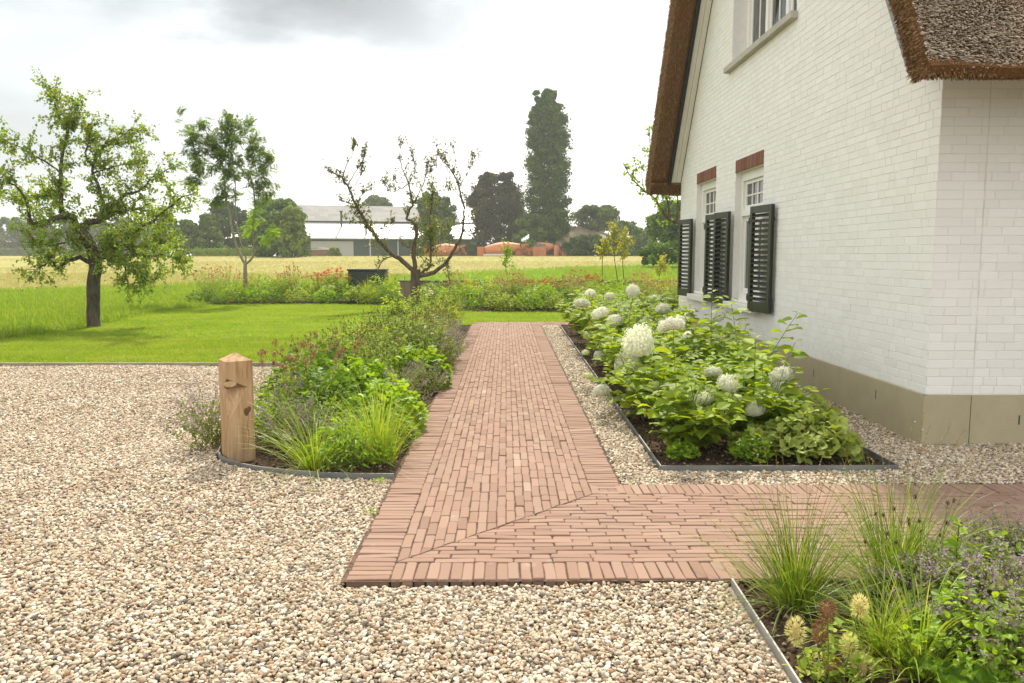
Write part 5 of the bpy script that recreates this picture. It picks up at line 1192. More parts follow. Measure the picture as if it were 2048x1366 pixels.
# apple tree at the left
Y = 16.8; base = G(187, 658); base = WY(187, 655, Y); base[2] = 0; loc = (base[0], base[1], 0)
root = empty("apple_tree", loc, 0, "gnarled old apple tree with spreading leafy branches on the lawn edge at the left", "tree")
S, OX, OY = 2.5775, 0, 150
pp = lambda pts, a=0, b=0: pixpath(pts, S, OX, OY, Y, a, b)
trunkp = pp([(484, 1312), (481, 1200), (482, 1080), (492, 970), (462, 870), (400, 790)])
lim = [(pp([(400, 800), (370, 735), (320, 728), (245, 755), (165, 765), (130, 640), (80, 570), (20, 540)], 0, -.9), .09, .010),
       (pp([(320, 725), (313, 650), (310, 500), (335, 350), (345, 290), (300, 215), (285, 130), (275, 95)], -.2, .3), .055, .006),
       (pp([(340, 300), (375, 200), (430, 140)], .2, .3), .018, .005),
       (pp([(400, 800), (460, 762), (530, 742), (578, 708), (540, 680), (510, 590), (480, 480), (520, 380), (600, 330), (690, 280)], 0, .8), .08, .008),
       (pp([(492, 960), (560, 900), (640, 862), (700, 800), (800, 740), (900, 655), (1010, 600)], 0, -1.2), .07, .008),
       (pp([(500, 950), (590, 940), (690, 990), (720, 1055), (810, 1050)], 0, -1.0), .035, .006),
       (pp([(640, 960), (650, 1020), (665, 1100)], -.4, -.8), .02, .006),
       (pp([(480, 970), (400, 945), (340, 962), (295, 995), (265, 960)], 0, -.6), .06, .015), (pp([(265, 960), (210, 985), (165, 1030)], -.6, -.8), .02, .005),
       (pp([(312, 500), (220, 440), (140, 390), (60, 350), (0, 330)], 0, -.8), .022, .006),
       (pp([(575, 710), (640, 620), (720, 600), (790, 520), (890, 480)], .3, 1.3), .045, .007),
       (pp([(480, 480), (440, 400), (470, 310), (480, 250)], .5, .3), .02, .005),
       (pp([(640, 870), (720, 930), (860, 930), (930, 965)], -.3, -1.2), .03, .006),
       (pp([(460, 860), (380, 850), (260, 880), (170, 860)], 0, -1.2), .03, .006),
       (pp([(520, 740), (640, 700), (760, 700), (880, 760)], .2, 1.2), .03, .006), (pp([(330, 640), (230, 620), (150, 650), (40, 640)], 0, .6), .02, .006),
       (pp([(480, 500), (600, 470), (700, 440)], .4, 1.3), .02, .006), (pp([(500, 950), (640, 900), (800, 870), (900, 860)], 0, .9), .035, .006)]
mb = MB(); limb(mb, trunkp, .135, .115, 12, .003, .2)
for P_, a, b in lim: limb(mb, P_, a, b, 7, .012)
shift(mb, loc).build("trunk", BKD, root, True)
tw = twigs([l[0] for l in lim], 560, .2, .62, .25, kids=2, t0=.10)
mb = MB(); mb.tubes(np.array(tw), np.broadcast_to(np.linspace(.007, .002, 6), (len(tw), 6)), 3); shift(mb, loc).build("twigs", BKD, root)
clothe(tw, 12, .064, OVATE, APL, "crown", root, loc, .5, .035)
# young walnut like tree
Y = 25.5; base = WY(491, 580, Y); loc = (base[0], base[1], 0)
root = empty("young_tree", loc, 0, "young slender tree with feathery dark leaves and three light stems behind the border", "tree"); S, OX, OY = 3.593, 340, 220
lim = [(pp([(540, 1110), (482, 985), (432, 780), (400, 600), (380, 400), (330, 280), (240, 120)]), .05, .008), (pp([(540, 1110), (542, 1040), (500, 930), (470, 700), (465, 500), (432, 350), (455, 90)], 0, .4), .035, .006),
       (pp([(540, 1110), (600, 1040), (595, 850), (610, 650), (580, 450), (600, 300), (630, 235)], 0, -.3), .04, .006), (pp([(600, 1040), (660, 970), (765, 840)]), .02, .006),
       (pp([(400, 450), (300, 385), (140, 400)]), .015, .004), (pp([(380, 400), (260, 275), (160, 290)]), .015, .004), (pp([(330, 290), (240, 200), (120, 130)]), .012, .004), (pp([(455, 250), (400, 150), (410, 110)], .3, .3), .012, .004), (pp([(455, 220), (510, 170), (525, 150)], .3, .3), .01, .004),
       (pp([(400, 600), (300, 520), (160, 520)]), .012, .004), (pp([(465, 600), (400, 560), (340, 640)]), .01, .004), (pp([(590, 500), (660, 430), (680, 300)]), .012, .004), (pp([(600, 600), (680, 560), (720, 520)]), .012, .004), (pp([(580, 450), (520, 400), (500, 330)]), .012, .004)]
trunkp = pp([(543, 1270), (541, 1180), (540, 1108)])
mb = MB(); b_ = trunkp.copy(); b_[0, 2] = 0; limb(mb, b_, .075, .055, 9)
for P_, a, b in lim: limb(mb, P_, a, b, 6, .008)
shift(mb, loc).build("trunk", BKG, root, True)
def topmost(l, z): return l[l[:, 2] > z]
ups = [q for q in (topmost(l[0], 2.5) for l in lim if l is not lim[3]) if len(q) > 2]
tw = twigs(ups, 74, .15, .6, .1, kids=1, t0=.12, jy=1)+twigs([q[-4:] for q in ups], 34, .15, .45, .2, kids=0, t0=0)
mb = MB(); mb.tubes(np.array(tw), np.broadcast_to(np.linspace(.005, .002, 6), (len(tw), 6)), 3); shift(mb, loc).build("twigs", BKG, root)
clothe(tw, 5, .28, PINN, WAL, "crown", root, loc, .25, .05, .3)
tw = twigs([lim[3][0][-6:], lim[2][0][6:10]], 9, .1, .25, .1, kids=0); clothe(tw, 5, .30, PINN, GER, "low_sprigs", root, loc, .2, .04)
# forked sparse tree
Y = 22.3; base = WY(831, 606, Y); loc = (base[0], base[1], 0); S, OX, OY = 3.252, 540, 260
root = empty("forked_tree", loc, 0, "nearly bare candelabra shaped tree with dark upswept limbs rising from the left bed", "tree")
lim = [(pp([(935, 915), (860, 850), (790, 805), (720, 730), (650, 640), (590, 545), (555, 480), (510, 380), (470, 310), (430, 290), (375, 270)], 0, -.4), .075, .012), (pp([(470, 310), (500, 220), (535, 150), (555, 75)], -.4, -.3), .015, .004), (pp([(505, 360), (560, 270), (610, 190), (622, 120)], -.3, 0), .014, .004),
       (pp([(560, 360), (590, 290), (600, 230)], -.2, 0), .01, .004), (pp([(560, 490), (600, 420), (650, 390)], -.3, 0), .014, .004), (pp([(555, 480), (500, 470), (450, 462)], -.3, -.3), .012, .004), (pp([(380, 275), (420, 330), (490, 350)], -.4, -.4), .008, .003),
       (pp([(942, 910), (936, 820), (942, 740), (952, 640), (930, 600), (893, 575), (905, 520), (932, 490), (915, 420), (903, 350), (870, 270), (845, 200), (848, 80)], 0, .2), .068, .005), (pp([(900, 345), (850, 385), (780, 400), (740, 335)], .1, .1), .016, .004), (pp([(870, 340), (820, 340), (800, 280)], .1, .1), .01, .004),
       (pp([(930, 490), (975, 400), (1010, 300), (1030, 215)], .1, .3), .018, .004), (pp([(905, 350), (930, 290), (945, 240), (920, 150)], .1, .1), .012, .004), (pp([(985, 370), (1030, 300), (1085, 210)], .2, .4), .008, .003),
       (pp([(965, 945), (1010, 915), (1042, 870), (1042, 740), (1040, 640), (1050, 480), (1055, 380)], 0, .9), .045, .01),
       (pp([(960, 952), (1050, 930), (1110, 895), (1165, 835), (1210, 760), (1245, 690), (1258, 600), (1262, 500), (1240, 420), (1215, 330), (1170, 250), (1115, 190), (1080, 95)], 0, .3), .068, .005), (pp([(1232, 370), (1260, 320), (1290, 265), (1360, 180)], .2, .2), .014, .003), (pp([(1190, 270), (1210, 200), (1185, 110)], .2, .2), .012, .004),
       (pp([(1245, 450), (1200, 395), (1150, 400)], .2, .2), .01, .003), (pp([(1160, 260), (1140, 200), (1155, 120)], .2, .2), .01, .003), (pp([(1265, 270), (1310, 200), (1315, 160)], .2, .2), .008, .003), (pp([(795, 820), (735, 850), (690, 930)], -.1, -.3), .02, .005), (pp([(655, 630), (720, 660), (800, 600)], -.2, .2), .012, .004), (pp([(1160, 850), (1150, 900), (1170, 990)], 0, 0), .008, .003), (pp([(945, 760), (880, 760), (820, 700)], 0, -.4), .012, .004), (pp([(1240, 690), (1290, 620), (1320, 560)], .2, .5), .012, .004)]
trunkp = pp([(945, 1210), (945, 1150), (944, 1040), (944, 905)])
mb = MB(); limb(mb, trunkp, .155, .13, 12, .006)
for P_, a, b in lim: limb(mb, P_, a, b, 7, .01)
shift(mb, loc).build("trunk", BKM, root, True)
tw = twigs([l[0] for l in lim], 250, .10, .42, .9, kids=1, t0=.35, nz=.05, spread=.45)
tips_ = [l[0][-5:] for l in lim if l[2] < .006]; tw2 = twigs(tips_, 170, .08, .34, 1.0, kids=0, t0=.0, nz=.05, spread=.4)
tw3 = twigs([lim[13][0][9:], lim[13][0][12:]], 30, .3, .8, .2, kids=2, t0=0, spread=.9); tw4 = twigs([lim[0][0][8:20], lim[7][0][2:14], lim[13][0][:8]], 70, .2, .5, .1, kids=1, t0=0)
tw5 = twigs([lim[4][0]*0+lim[13][0][12:18][:1].mean(0)+np.cumsum(np.full((len(lim[4][0]), 3), [.05, 0, .03]), 0), lim[13][0][8:14]], 30, .25, .6, .1, kids=2, t0=0, spread=1.0); tw3 = tw3+tw5; al = tw+tw2+tw3+tw4
mb = MB(); mb.tubes(np.array(al), np.broadcast_to(np.linspace(.005, .0015, 6), (len(al), 6)), 3); shift(mb, loc).build("twigs", BKM, root)
clothe(tw+tw2, 4, .065, OVATE, FRK, "sparse_leaves", root, loc, .1, .02, .3); clothe(tw3, 7, .07, OVATE, leafmat("yellow_tree_leaf", [(.07, .14, .018), (.10, .17, .022), (.08, .15, .02), (.15, .15, .03)], .35), "crown", root, loc, .3, .05)
clothe(tw4, 7, .07, OVATE, FRK, "inner_leaves", root, loc, .3, .04)
# young tree behind the house
Y = 19.5; base = WY(1425, 640, Y); loc = (base[0], base[1], 0); S, OX, OY = 4.139, 1240, 230
root = empty("young_tree", loc, 0, "small tree half hidden behind the house, its branches reaching out under the thatched eave", "tree")
lim = [(pp([(740, 1300), (700, 1120), (560, 930), (420, 870), (350, 790), (290, 690), (180, 610), (90, 510), (25, 400)]), .06, .008), (pp([(420, 870), (400, 770), (375, 660), (300, 480), (250, 330), (245, 90)], 0, .3), .035, .006), (pp([(480, 900), (480, 700), (470, 560)], 0, .3), .03, .008), (pp([(410, 760), (450, 680), (520, 600)], 0, .2), .015, .005), (pp([(200, 620), (180, 500), (180, 380)]), .012, .004), (pp([(290, 690), (340, 700), (400, 690)]), .01, .004)]
mb = MB(); b_ = pp([(740, 1700), (740, 1300)]); b_[0, 2] = 0; limb(mb, b_, .08, .06, 8)
for P_, a, b in lim: limb(mb, P_, a, b, 6, .008)
shift(mb, loc).build("trunk", BKM, root, True); tw = twigs([l[0][4:] for l in lim], 60, .12, .35, .1, kids=1, t0=.1)
mb = MB(); mb.tubes(np.array(tw), np.broadcast_to(np.linspace(.005, .002, 6), (len(tw), 6)), 3); shift(mb, loc).build("twigs", BKM, root); clothe(tw, 5, .09, OVATE, GER, "crown", root, loc, .2, .03, .2)
# sapling sticks in the border
SAPL = leafmat("sapling_leaf", [(.15, .22, .025), (.20, .23, .04), (.12, .20, .025)], .45)
for px, top, Y, lb in ((1212, 470, 24.0, "left one of three thin saplings with yellow green tops behind the low wall"), (1228, 458, 24.2, "middle one of three thin saplings with yellow green tops behind the low wall"), (1250, 470, 24.1, "right one of three thin saplings with yellow green tops behind the low wall"), (1012, 500, 25.0, "small leafy sapling beyond the low wall above the path"), (1325, 522, 25.3, "small sapling beyond the low wall beside the house corner")):
    Y += .5; tp = WY(px, top, Y); loc = (tp[0]+rng.uniform(-.2, .2), Y, 0); root = empty("sapling", loc, 0, lb, "sapling", "saplings beyond the low wall")
    st = np.stack([np.linspace(loc[0], tp[0], 8)+.04*np.sin(np.arange(8)), np.full(8, Y), np.linspace(0, tp[2], 8)], 1); mb = MB(); limb(mb, st, .018, .008, 5); tw = twigs([st[4:]], 16, .15, .4, .4, kids=1, t0=.2)
    mb.tubes(np.array(tw), np.broadcast_to(np.linspace(.005, .002, 6), (len(tw), 6)), 3); shift(mb, loc).build("trunk", BKM, root); clothe(tw, 7, .085, OVATE, SAPL if px > 1200 else GER, "crown", root, loc, .2, .05)

# far trees: crowns made of many leaf-sized faces in clumps
def farmat(name, cols): return leafmat(name, cols, .25, (1.5, 1.5, .8), .7, .15, (1.15, 1.1, 1.0))
FT = {'dark': farmat("far_dark_leaf", [(.02, .042, .012), (.032, .066, .018), (.05, .09, .025)]), 'cop': farmat("copper_leaf", [(.022, .024, .018), (.034, .034, .022), (.05, .05, .028)]),
      'mid': farmat("far_mid_leaf", [(.045, .085, .02), (.07, .125, .028), (.10, .16, .035)]), 'lit': farmat("far_light_leaf", [(.09, .14, .025), (.13, .20, .035), (.17, .23, .05)]), 'pop': farmat("poplar_leaf", [(.025, .055, .013), (.042, .085, .018), (.075, .13, .028)]),
      'grey': farmat("distant_leaf", [(.055, .08, .045), (.07, .10, .055), (.09, .12, .06)])}
for k_ in list(FT): FT[k_+'2'] = farmat(k_+"_lighter_leaf", [tuple(q*w_ for q, w_ in zip(c_, (1.7, 1.65, 1.2))) for c_ in {'dark': [(.02, .042, .012), (.05, .09, .025)], 'cop': [(.024, .028, .018), (.05, .05, .028)], 'mid': [(.045, .085, .02), (.10, .16, .035)], 'lit': [(.09, .14, .025), (.15, .21, .04)], 'pop': [(.03, .06, .014), (.065, .11, .025)], 'grey': [(.055, .08, .045), (.08, .11, .05)]}[k_]])  # lighter copy of each leaf colour, given to random clumps to vary the tone
def fartree(name, px, py0, py1, hw, Y, prof, mat, label, nclump=90, per=110, leaf=.0024, trunk=(.03, .12), ybase=None, group=None, thick=.8, irr=.16, lean=0):
    """px centre, py0 top, py1 crown bottom (pixels), hw half width px"""
    g0 = float(hg(Y)); c = WY(px, 511, Y); top = WY(px, py0, Y)[2]-g0; bot = WY(px, py1, Y)[2]-g0; R_ = hw/FPX*Y; loc = (c[0], Y, g0)
    root = empty(name, loc, 0, label, "tree" if "hedge" not in name and "bush" not in name else name.split('_')[-1], group)
    H_ = top-bot; u = rng.random(nclump)**.85; a = rng.uniform(0, 6.283, nclump); pr_ = np.interp(u, np.linspace(0, 1, len(prof)), prof)
    rr_ = R_*pr_*np.sqrt(rng.uniform(.18, 1, nclump))*(1+irr*np.sin(a*3+u*9)); cl = np.stack([np.cos(a)*rr_+lean*u*H_, np.sin(a)*rr_*thick, bot+H_*u], 1)
    cs_ = (R_*.19+H_*.028)*(.5+.9*rng.random(nclump))*np.interp(u, np.linspace(0, 1, len(prof)), np.clip(prof, .35, 1))
    d = rng.normal(size=(nclump, per, 3)); d /= np.linalg.norm(d, axis=2, keepdims=True); d *= rng.uniform(.55, 1.12, (nclump, per, 1)); P_ = cl[:, None]+d*cs_[:, None, None]*np.array([1.1, 1, .75]); P_ = P_.reshape(-1, 3)
    P_[:, 2] = np.clip(P_[:, 2], .05, None); n_ = unit(d.reshape(-1, 3)+rng.normal(0, .28, (len(P_), 3))); dd = unit(np.cross(n_, rsph(rng, len(P_))))
    mb = MB(); lt_ = np.repeat(rng.random(nclump) < .4, per); ls_ = leaf*1.25*Y*rng.uniform(.6, 1.5, len(P_))
    for k_, m_ in ((0, ~lt_), (1, lt_)): mb.leaves(DIAM, P_[m_], dd[m_], n_[m_], ls_[m_], k_, 1.3)
    mb.build("crown", [FT[mat], FT[mat+'2']], root)
    if trunk:
        mb = MB(); z_ = bot+H_*.6; mb.tubes(np.array([[0, 0, -.2], [.05*R_, 0, z_*.4], [lean*.3*H_, 0, z_]]), np.array([trunk[0]*H_*.8, trunk[0]*H_*.6, trunk[0]*H_*.2]), 7)
        for k in range(7): i = rng.integers(nclump); mb.tubes(np.array([[0, 0, bot*.6+H_*.15*k/7], (cl[i]+np.array([0, 0, bot+H_*.2]))*.5, cl[i]]), np.array([trunk[0]*H_*.25, trunk[0]*H_*.15, .02*R_]), 4)
        mb.build("trunk", BKM, root)
    return root
RND = [.45, .85, 1, 1, .92, .75, .4]; OAKP = [.5, .9, 1, 1, .95, .8, .45]; POP = [.8, 1.0, 1, 1, .97, .9, .72, .2]; BLB = [1, 1, .95, .9, .8, .55]; UMB = [.35, .5, .9, 1, .9, .5]
fartree("poplar", 1096, 183, 490, 37, 118, POP, 'pop', "tall dark columnar poplar standing far behind the field", 420, 110, .0020, (.015, 0), irr=.04)
pa = bpy.data.objects['poplar']; pa2 = fartree("poplar", 1073, 182, 330, 15, 118, [.9, 1, .95, .85, .6, .3], 'pop', "x", 70, 120, .0020, None); pc = [k for k in pa2.children][0]; pc.parent = pa; pc.location = pa2.location-pa.location; pc.name = "crown_top"; bpy.data.objects.remove(pa2)
fartree("poplar_shoot_bush", 1060, 430, 508, 34, 112, BLB, 'mid', "light green bushy growth at the foot of the tall poplar", 70, 110, .002)
fartree("copper_beech", 992, 350, 500, 56, 125, OAKP, 'cop', "broad dark copper coloured tree left of the tall poplar", 220, 130, .0021)
fartree("far_tree", 870, 388, 488, 40, 122, OAKP, 'dark', "dark round tree behind the right limb of the forked tree", 120, 110, .0021)
fartree("far_tree", 757, 392, 420, 24, 175, RND, 'dark', "small dark treetop showing above the barn roof", 50, 100, .0018, ybase=0)
fartree("cedar_tree", 1192, 414, 470, 42, 120, UMB, 'grey', "flat topped grey green tree above the thatched cottage", 110, 120, .0020)
fartree("far_tree", 1252, 443, 500, 26, 128, OAKP, 'mid', "rounded tree right of the thatched cottage", 70, 100, .0021)
fartree("far_tree", 1285, 458, 505, 26, 120, OAKP, 'mid', "lower rounded tree in the gap left of the big dark tree", 70, 100, .0021)
fartree("far_tree", 1350, 405, 505, 52, 70, OAKP, 'mid', "big dark leafy tree partly hidden by the house corner", 190, 120, .0026)
fartree("roadside_bush", 1325, 490, 525, 42, 58, BLB, 'mid', "low shrubby growth at the field edge beside the house corner", 90, 100, .0026, None)
fartree("roadside_bush", 1222, 478, 510, 24, 112, BLB, 'dark', "dark bush right of the thatched cottage gable", 60, 90, .0021, None)
fartree("garden_bush", 1172, 474, 511, 38, 104, [1, 1, 1, .9, .6], 'dark', "large rounded green bush in front of the thatched cottage", 130, 110, .0019, None)
fartree("far_tree", 555, 402, 508, 56, 92, BLB, 'mid', "wide bushy dark green tree left of the barn doors", 230, 120, .0024, (.02, 0))
fartree("far_tree", 585, 415, 508, 24, 88, BLB, 'lit', "lighter leafy edge tree overlapping the barn roof", 70, 100, .0024, (.02, 0))
fartree("conifer", 455, 405, 505, 44, 118, RND, 'dark', "dark tree filling the gap behind the young slender tree", 130, 110, .0021)
fartree("conifer", 420, 430, 508, 30, 110, [1, 1, .9, .7, .3], 'mid', "pointed green conifer in the hedgerow left of the young slender tree", 80, 110, .0021)
fartree("conifer", 378, 440, 508, 26, 110, [1, 1, .9, .7, .3], 'mid', "next pointed conifer in the hedgerow, nearer the apple tree", 80, 110, .0021)
fartree("conifer", 335, 436, 508, 30, 114, [1, 1, .9, .7, .4], 'dark', "conifer of the hedgerow seen through the right side of the apple tree", 80, 110, .0021)
for i, (px, top, hw, m, lb) in enumerate(((18, 437, 42, 'grey', "grey green distant treetop at the left picture edge"), (75, 446, 40, 'dark', "dark distant tree left of the apple tree"), (130, 440, 40, 'grey', "distant grey green tree behind the apple tree trunk, left one"), (195, 448, 44, 'dark', "distant dark tree right behind the apple tree trunk"), (262, 440, 44, 'grey', "distant tree behind the right half of the apple tree"), (-55, 440, 50, 'grey', "distant tree just outside the left picture edge"), (302, 452, 30, 'dark', "small distant dark tree beside the hedgerow conifers"))):
    fartree("distant_tree", px, top, 508, hw, 210, BLB, m, lb, 110, 110, .0017, (.02, 0), group="distant trees at the left")
# clipped hedges
def hedge(px0, px1, top, Y, m, label, dep=2.0):
    a = WY(px0, 511, Y)[0]; b = WY(px1, 511, Y)[0]; h = WY(px0, top, Y)[2]-float(hg(Y)); n = int((b-a)*h*40+600); loc = ((a+b)/2, Y, float(hg(Y))); P_ = np.stack([rng.uniform(a, b, n)-loc[0], rng.uniform(-dep/2, dep/2, n), rng.uniform(0, h, n)], 1)
    P_[:, 2] *= 1+.05*np.sin(P_[:, 0]*.7); mb = MB(); mb.leaves(DIAM, P_, rsph(rng, n), rsph(rng, n), .0028*Y*rng.uniform(.6, 1.3, n), 0, 1.4)
    mb.box(a-loc[0]+.2, b-loc[0]-.2, -dep/2+.3, dep/2-.3, 0, h*.9); o = mb.build("hedge", FT[m]); o.location = loc; tag(o, label, "hedge")
hedge(385, 540, 497, 100, 'lit', "low clipped light green hedge at the far field edge left of the barn"); hedge(905, 1160, 487, 126, 'mid', "clipped green hedge behind the orange mixer drums"); hedge(-60, 330, 497, 195, 'grey', "long low grey green hedge under the distant trees", 4); hedge(1190, 1330, 500, 108, 'dark', "dark hedge strip right of the bush before the cottage")

# ------------------------------------------------------------------ barn
def barnpt(px, py, Y): return WY(px, py, Y)
t = T("corrugated_roof"); oc = t.coord('Object'); wv = t.n("TexWave", Scale=1.1, Distortion=0.0); wv.bands_direction = 'X'; t.L.new(oc, wv.inputs['Vector'])
c = t.mix(t.ramp(wv.outputs['Fac'], [(.0, (1, 1, 1)), (.22, (0, 0, 0))]), (.50, .50, .49), (.25, .26, .26)); t.col(c); t.rough(.45, .5); t.p.inputs['Metallic'].default_value = .25; CRF = t.m
t = T("old_sheet_roof"); oc = t.coord('Object'); vo = t.n("TexBrick", Scale=.35, **{'Mortar Size': .004}); t.L.new(oc, vo.inputs['Vector']); vo.inputs['Color1'].default_value = (.20, .195, .19, 1); vo.inputs['Color2'].default_value = (.28, .275, .26, 1); vo.inputs['Mortar'].default_value = (.14, .14, .14, 1)
t.col(t.mix(nmath('MULTIPLY', t.noise(oc, .6, 5, .7), .5, None, t.t), vo.outputs[0], (.30, .29, .27))); t.rough(.8, .2); ORF = t.m
def corr(name, col):
    t = T(name); oc = t.coord('Object'); wv = t.n("TexWave", Scale=3.0, Distortion=0.0); wv.bands_direction = 'X'; t.L.new(oc, wv.inputs['Vector']); t.col(t.mix(nmath('MULTIPLY', wv.outputs['Fac'], .3, None, t.t), col, tuple(q*.6 for q in col))); t.rough(.6, .3); return t.m
BG_, BD_ = corr("barn_green_sheet", (.055, .085, .08)), corr("roller_door_sheet", (.46, .46, .44))
BZ = rad(14); bl = WY(596, 511, 128); barn = empty("barn", (bl[0], 128, float(hg(128))), BZ, "grey roofed barn with dark green walls and a pale roller door beyond the field", "barn")
Lb = 30.0; ez = 2.9; hw_ = 9.0; rz_ = 8.55; mz = ez+(rz_-ez)*.5
mb = MB(); mb.box(-.0, Lb-.3, .4, 2*hw_, 0, ez-.02); mb.add([(Lb-.3, .4, ez-.02), (Lb-.3, 2*hw_, ez-.02), (Lb-.3, hw_, rz_-.1)], [(0, 1, 2)]); mb.build("wall", BG_, barn)
mb = MB(); yh_ = hw_*.5; mb.add([(-1, -.3, ez-.15), (Lb, -.3, ez-.15), (Lb, yh_, mz-.25), (-1, yh_, mz-.25), (-1, -.3, ez-.02), (Lb, -.3, ez-.02), (Lb, yh_, mz-.12), (-1, yh_, mz-.12)], [(0, 1, 2, 3), (4, 5, 6, 7), (0, 1, 5, 4), (1, 2, 6, 5), (2, 3, 7, 6), (3, 0, 4, 7)]); mb.build("lower_roof", CRF, barn)
mb = MB(); mb.add([(-1, yh_-.15, mz+.02), (Lb-3, yh_-.15, mz+.02), (Lb-3, hw_, rz_), (-1, hw_, rz_), (-1, 2*hw_+.3, ez), (Lb, 2*hw_+.3, ez), (Lb, hw_, rz_)], [(0, 1, 2, 3), (3, 6, 5, 4)]); mb.build("upper_roof", ORF, barn)
mb = MB(); mb.add([(Lb-3, yh_-.15, mz+.02), (Lb, yh_-.15, mz+.02), (Lb, hw_, rz_), (Lb-3, hw_, rz_)], [(0, 1, 2, 3)]); mb.build("new_roof_sheet", CRF, barn)
BKT = plain("barn_dark_trim", (.03, .035, .035), .7); mb = MB(); mb.box(-1, Lb-2.9, yh_-.3, yh_-.16, mz-.2, mz+.0); mb.build("roof_step", BKT, barn)
mb = MB(); mb.box(-1, Lb, -.45, -.31, ez-.2, ez-.06); mb.build("gutter", plain("pale_gutter", (.5, .5, .48), .6), barn)
WT = plain("pale_post", (.6, .6, .57), .6)
for x in (1.0, 11.3, 15.8): mb = MB(); mb.box(x, x+.16, .22, .38, 0, ez-.1); mb.build("downpipe", WT, barn)
mb = MB(); mb.box(2.0, 8.7, .3, .39, 0, 2.35); mb.build("roller_door", BD_, barn)
for x, y_, h_ in ((7.0, 3.2, 2.2), (10.8, .9, 1.3)):
    zz = ez+(mz-ez)*y_/yh_; mb = MB(); mb.tubes(np.array([[x, y_, zz-.2], [x, y_, zz+h_]]), np.array([.16, .16]), 8); mb.tubes(np.array([[x, y_, zz+h_], [x, y_, zz+h_+.25]]), np.array([.28, .22]), 8, cap=True); mb.build("flue_pipe", BKT, barn)
# timber stack before the barn
p = WY(604, 508, 118); root = empty("timber_stack", (p[0], 118, float(hg(118))), 0, "low stack of reddish brown timber before the barn roller door", "wood pile")
mb = MB(); rr = random.Random(4)
for k in range(5):
    for j in range(6): mb.box(rr.uniform(0, .25), 5.0-rr.uniform(0, .5), j*.28, j*.28+.24, k*.18, k*.18+.15)
mb.build("planks", plain("red_brown_timber", (.20, .085, .05), .85, .2, .35, 2), root)
mb = MB(); mb.add([(-.2, -.2, .95), (2.4, -.3, 1.2), (5.2, -.2, .92), (5.2, 1.9, .95), (2.4, 1.9, 1.25), (-.2, 1.9, .95)], [(0, 1, 4, 5), (1, 2, 3, 4)]); mb.build("cover_sheet", plain("tarp", (.12, .10, .09), .7), root)
fartree("roadside_bush", 668, 498, 510, 12, 116, BLB, 'lit', "small green bush beside the timber stack", 20, 70, .0019, None)

# ------------------------------------------------------------------ concrete mixer drums
ORG = plain("orange_paint", (.46, .15, .05), .6, .4, .15, 2); ORD = plain("faded_orange_paint", (.52, .20, .09), .6, .4, .12, 1.5); ORK = plain("rusty_orange", (.26, .10, .05), .8, .2, .3, 3)
def lathe_x(mb, prof_, n=20, tilt=0.0, off=(0, 0, 0)):
    vv = []
    for x, r in prof_:
        for k in range(n):
            a = k/n*6.283; y_, z_ = r*math.cos(a), r*math.sin(a); vv.append((off[0]+x*math.cos(tilt)-z_*math.sin(tilt), off[1]+y_, off[2]+x*math.sin(tilt)+z_*math.cos(tilt)))
    mb.add(vv, [(i*n+k, i*n+(k+1) % n, (i+1)*n+(k+1) % n, (i+1)*n+k) for i in range(len(prof_)-1) for k in range(n)]); return mb
def drum(px0, px1, pytop, Y, label, flip=False, panel=False):
    a = WY(px0, 511, Y)[0]; b = WY(px1, 511, Y)[0]; Ld = (b-a)*.78; top = WY(px0, pytop, Y)[2]-float(hg(Y)); s_ = -1 if flip else 1
    root = empty("concrete_mixer_drum", ((a+b)/2, Y, float(hg(Y))), 0, label, "concrete mixer", "orange concrete mixers at the far field edge"); R_ = .86; zc = top-R_-.1
    mb = MB(); pf = [(-.5*Ld, .05), (-.5*Ld, .55*R_), (-.42*Ld, .75*R_), (-.15*Ld, R_), (.08*Ld, R_), (.32*Ld, .72*R_), (.48*Ld, .45*R_), (.5*Ld, .5*R_), (.5*Ld, .35*R_)]
    lathe_x(mb, pf, 24, rad(7), (-.1*Ld, 0, zc)); mb.build("drum", ORD, root, True)
    mb = MB(); lathe_x(mb, [(.06*Ld, R_*1.01), (.06*Ld, R_*1.05), (.10*Ld, R_*1.05), (.10*Ld, R_*.98)], 24, rad(7), (-.1*Ld, 0, zc)); mb.build("drum_ring", ORG, root)
    mb = MB(); mb.box(-.62*Ld, .5*Ld, -.45, .45, .02, .2)
    for x in (-.55*Ld, .0, .42*Ld): mb.box(x-.08, x+.08, -.5, -.35, 0, zc-.3); mb.box(x-.08, x+.08, .35, .5, 0, zc-.3)
    mb.build("frame", ORK, root)
    mb = MB(); mb.prism([(.40*Ld, zc+.5), (.60*Ld, zc+.72), (.64*Ld, zc+.6), (.46*Ld, zc+.25)], 1, -.45, .45); mb.build("hopper", ORG, root)
    mb = MB(); mb.tubes(np.array([[.52*Ld, -.3, zc+.2], [.66*Ld, -.5, .15]]), np.array([.22, .18]), 8); mb.tubes(np.array([[.50*Ld, .3, zc+.1], [.42*Ld, -.4, 0]]), np.array([.07, .07]), 6); mb.tubes(np.array([[.60*Ld, .3, zc+.7], [.56*Ld, -.4, 0]]), np.array([.06, .06]), 6); mb.build("chute", ORK, root)
    mb = MB(); mb.box(-.78*Ld, -.60*Ld, -.6, .6, 0, zc+.25, bev=.05); mb.build("water_tank", ORG, root)
    if panel:
        mb = MB(); mb.box(-.25*Ld, .16*Ld, -R_-.35, -R_-.25, 0, zc+.25); mb.build("side_panel", ORD, root); mb = MB(); mb.box(-.22*Ld, .14*Ld, -R_-.36, -R_-.26, zc+.27, zc+.62); mb.build("grey_cover", plain("grey_cover", (.16, .17, .17), .6), root)
    return root
